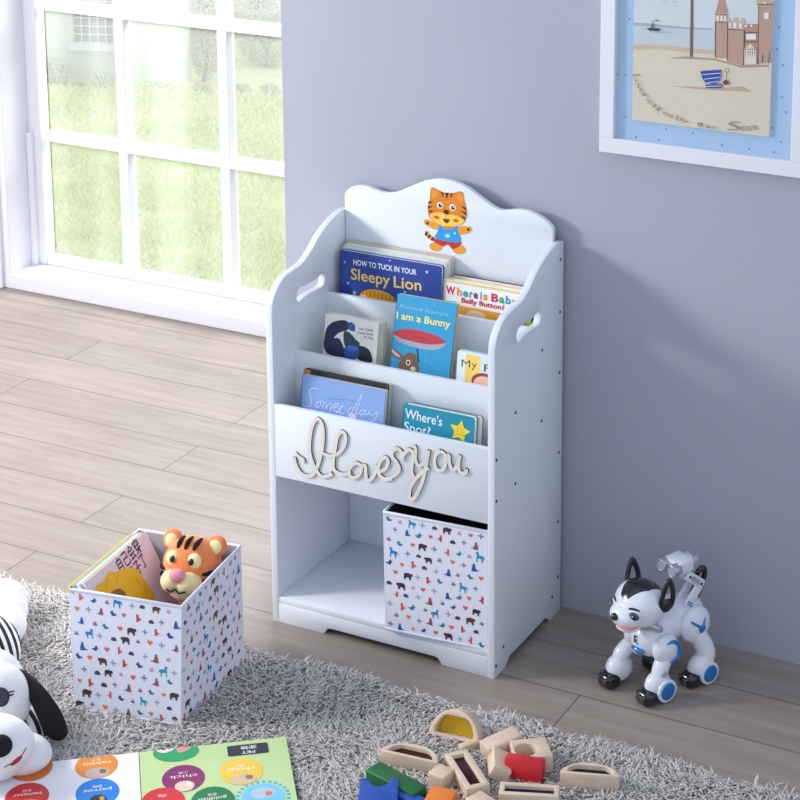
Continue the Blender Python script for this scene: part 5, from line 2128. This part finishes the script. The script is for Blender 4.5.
box(bm, (-0.046, -0.026, -0.018), (0.004, 0.030, 0.016), LM, 0.005)
box(bm, (-0.060, -0.010, -0.012), (-0.040, 0.016, 0.010), LM, 0.004)
ln = obj('launcher', bm, M_rw, rd, 50)
for y in (-0.018, 0.020):
    bm = new()
    cyl(bm, LM @ Vector((-0.004, y, 0.0)), LM @ Vector((0.018, y, 0.0)), 0.0120, 0.0128, 28, None, 0.001)
    t_ = tube(bm, [LM @ Vector((0.0185, y + 0.0145 * math.cos(a_), 0.0145 * math.sin(a_))) for a_ in [2 * PI * k / 28 for k in range(28)]], 0.0020, 8, True)
    b_ = obj('barrel', bm, M_rs, ln, 50)
    bm = new()
    cyl(bm, LM @ Vector((0.017, y, 0.0)), LM @ Vector((0.0192, y, 0.0)), 0.0094, 0.0094, 24)
    obj('muzzle', bm, M_rg, b_, 50)
for y in (-0.012, 0.018):
    bm = new()
    cyl(bm, LM @ Vector((-0.044, y, 0.002)), LM @ Vector((-0.066, y, 0.002)), 0.008, 0.0065, 20, None, 0.0015)
    obj('tail_nozzle', bm, M_rg, ln, 50)

# ================================================================== BLACK AND WHITE PLUSH DOG, at the left edge
M_pw = mat('white_plush', (232, 231, 234), 0.95, var=0.03, scale=160, bump=0.35, sheen=0.4)
sd = on_z(33, 660, .1) - on_z(0, 625, .1)
M_str = stripe_material('striped_jersey', 19, (0, 0, -(math.atan2(sd.y, sd.x) + PI / 2)), (24, 24, 28), (232, 230, 232))
pdg = thing('plush_dog', 'large white plush dog with black ears and striped shirt lying on the rug', 'plush toy', on_z(-10, 690, RUG_TOP))
PX = 1 / 560.0
tocam = lambda p: (Vector(CAM) - p).normalized()


def blob(px, py, z, rx, ry, rz, yaw=0.0):
    """ellipsoid centred at the pixel's point at height z: rx across, ry along the view on the floor, rz up (metres)"""
    c_ = on_z(px, py, z)
    return c_, (rx, ry, rz), Matrix.Rotation(YAW + math.radians(yaw), 3, 'Z')


bm = new()
for q in ((-12, 700, .098, .078, .070, .070), (-14, 688, .100, .072, .07, .072)):
    ellipsoid(bm, *blob(*q))
for q in ((-8, 744, .095, .074, .052, .052), (-10, 752, .080, .068, .052, .050)):
    ellipsoid(bm, *blob(*q))
hd = obj('head', bm, M_pw, pdg, 80)
md = hd.modifiers.new('blend', 'REMESH')
md.mode = 'VOXEL'
md.voxel_size = 0.004
md.use_smooth_shade = True
ms = hd.modifiers.new('soften', 'SMOOTH')
ms.iterations = 4
# lower jaw / chin lobe
bm = new()
ellipsoid(bm, *blob(18, 753, .052, .062, .050, .032, -18))
obj('chin', bm, M_pw, pdg, 80)
# facial features sit on the surface that faces us: found by marching from the camera
from mathutils.bvhtree import BVHTree
dg = bpy.context.evaluated_depsgraph_get()
bpy.context.view_layer.update()
dg = bpy.context.evaluated_depsgraph_get()
bv = BVHTree.FromObject(hd, dg)
inv = WM[pdg.name].inverted()


def on_face(px, py):
    o_ = inv @ Vector(CAM)
    d_ = inv.to_3x3() @ Vector(ray(px, py)).normalized()
    h_ = bv.ray_cast(o_, d_)
    if h_[0] is None:
        return None, None
    return WM[pdg.name] @ h_[0], h_[1]


def patch(name, px, py, rx, ry, m, dep=0.006, rot=0.0, parent=None):
    p, n = on_face(px, py)
    if p is None:
        return None
    z_ = n
    up_ = Vector((0, 0, 1))
    x_ = up_.cross(z_).normalized()
    y_ = z_.cross(x_)
    R_ = Matrix((x_, y_, z_)).transposed() @ Matrix.Rotation(rot, 3, 'Z')
    b = new()
    ellipsoid(b, p, (rx, ry, dep), R_)
    return obj(name, b, m, parent or hd, 80)


patch('nose', 0, 746, 0.021, 0.019, M_blackmatt, 0.010)
ey = patch('eye', 1, 697, 0.015, 0.017, mat('dark_eye', (22, 26, 44), 0.2, coat=0.5), 0.004)
for q in ([(8, 693), (12, 691.5), (15, 691)], [(9, 695.5), (12, 695), (14, 694)]):
    pts = [on_face(*p)[0] for p in q]
    if all(p is not None for p in pts):
        bm = new()
        tube(bm, [p + tocam(p) * .001 for p in pts], [0.0016, 0.0012, 0.0006], 6)
        obj('eyelash', bm, M_blackmatt, hd)
pts = [on_face(*p)[0] for p in ((4, 767), (12, 763), (20, 757), (26, 748))]
if all(p is not None for p in pts):
    bm = new()
    tube(bm, spline([tuple(p) for p in pts], 4), 0.0014, 6)
    obj('mouth_seam', bm, mat('grey_thread', (120, 116, 120), 0.9), hd)
patch('tongue', 16.5, 760.5, 0.012, 0.0045, mat('crimson_felt', (176, 40, 76), 0.9), 0.004, 0.55)
# drooping black ear
bm = new()
ep = [(12, 670, .135), (22, 676, .130), (34, 690, .115), (45, 707, .092), (53, 723, .068), (56, 734, .050), (55, 740, .042)]
pts = spline([tuple(on_z(*p)) for p in ep], 4)
rr_ = np.interp(np.linspace(0, 1, len(pts)), [0, .15, .35, .6, .85, 1], [.004, .010, .016, .021, .021, .008])
tube(bm, pts, list(rr_), 14, False, None, (tuple(tocam(Vector(pts[5])) ), 0.5))
obj('ear', bm, M_blackmatt, pdg, 80)
# striped body and sleeve
bm = new()
ellipsoid(bm, *blob(-30, 652, .085, .095, .10, .066))
obj('striped_shirt', bm, M_str, pdg, 80)
bm = new()
ellipsoid(bm, *blob(30, 722, .045, .022, .05, .026, 30))
obj('striped_sleeve', bm, M_str, pdg, 80)
bm = new()
ellipsoid(bm, *blob(1, 600, .060, .058, .046, .042))
ellipsoid(bm, *blob(1, 612, .058, .055, .052, .040))
ellipsoid(bm, *blob(4, 626, .055, .045, .060, .037, 12))
lgp = obj('leg', bm, M_pw, pdg, 80)
md = lgp.modifiers.new('blend', 'REMESH')
md.mode = 'VOXEL'
md.voxel_size = 0.004
md.use_smooth_shade = True
ms = lgp.modifiers.new('soften', 'SMOOTH')
ms.iterations = 30
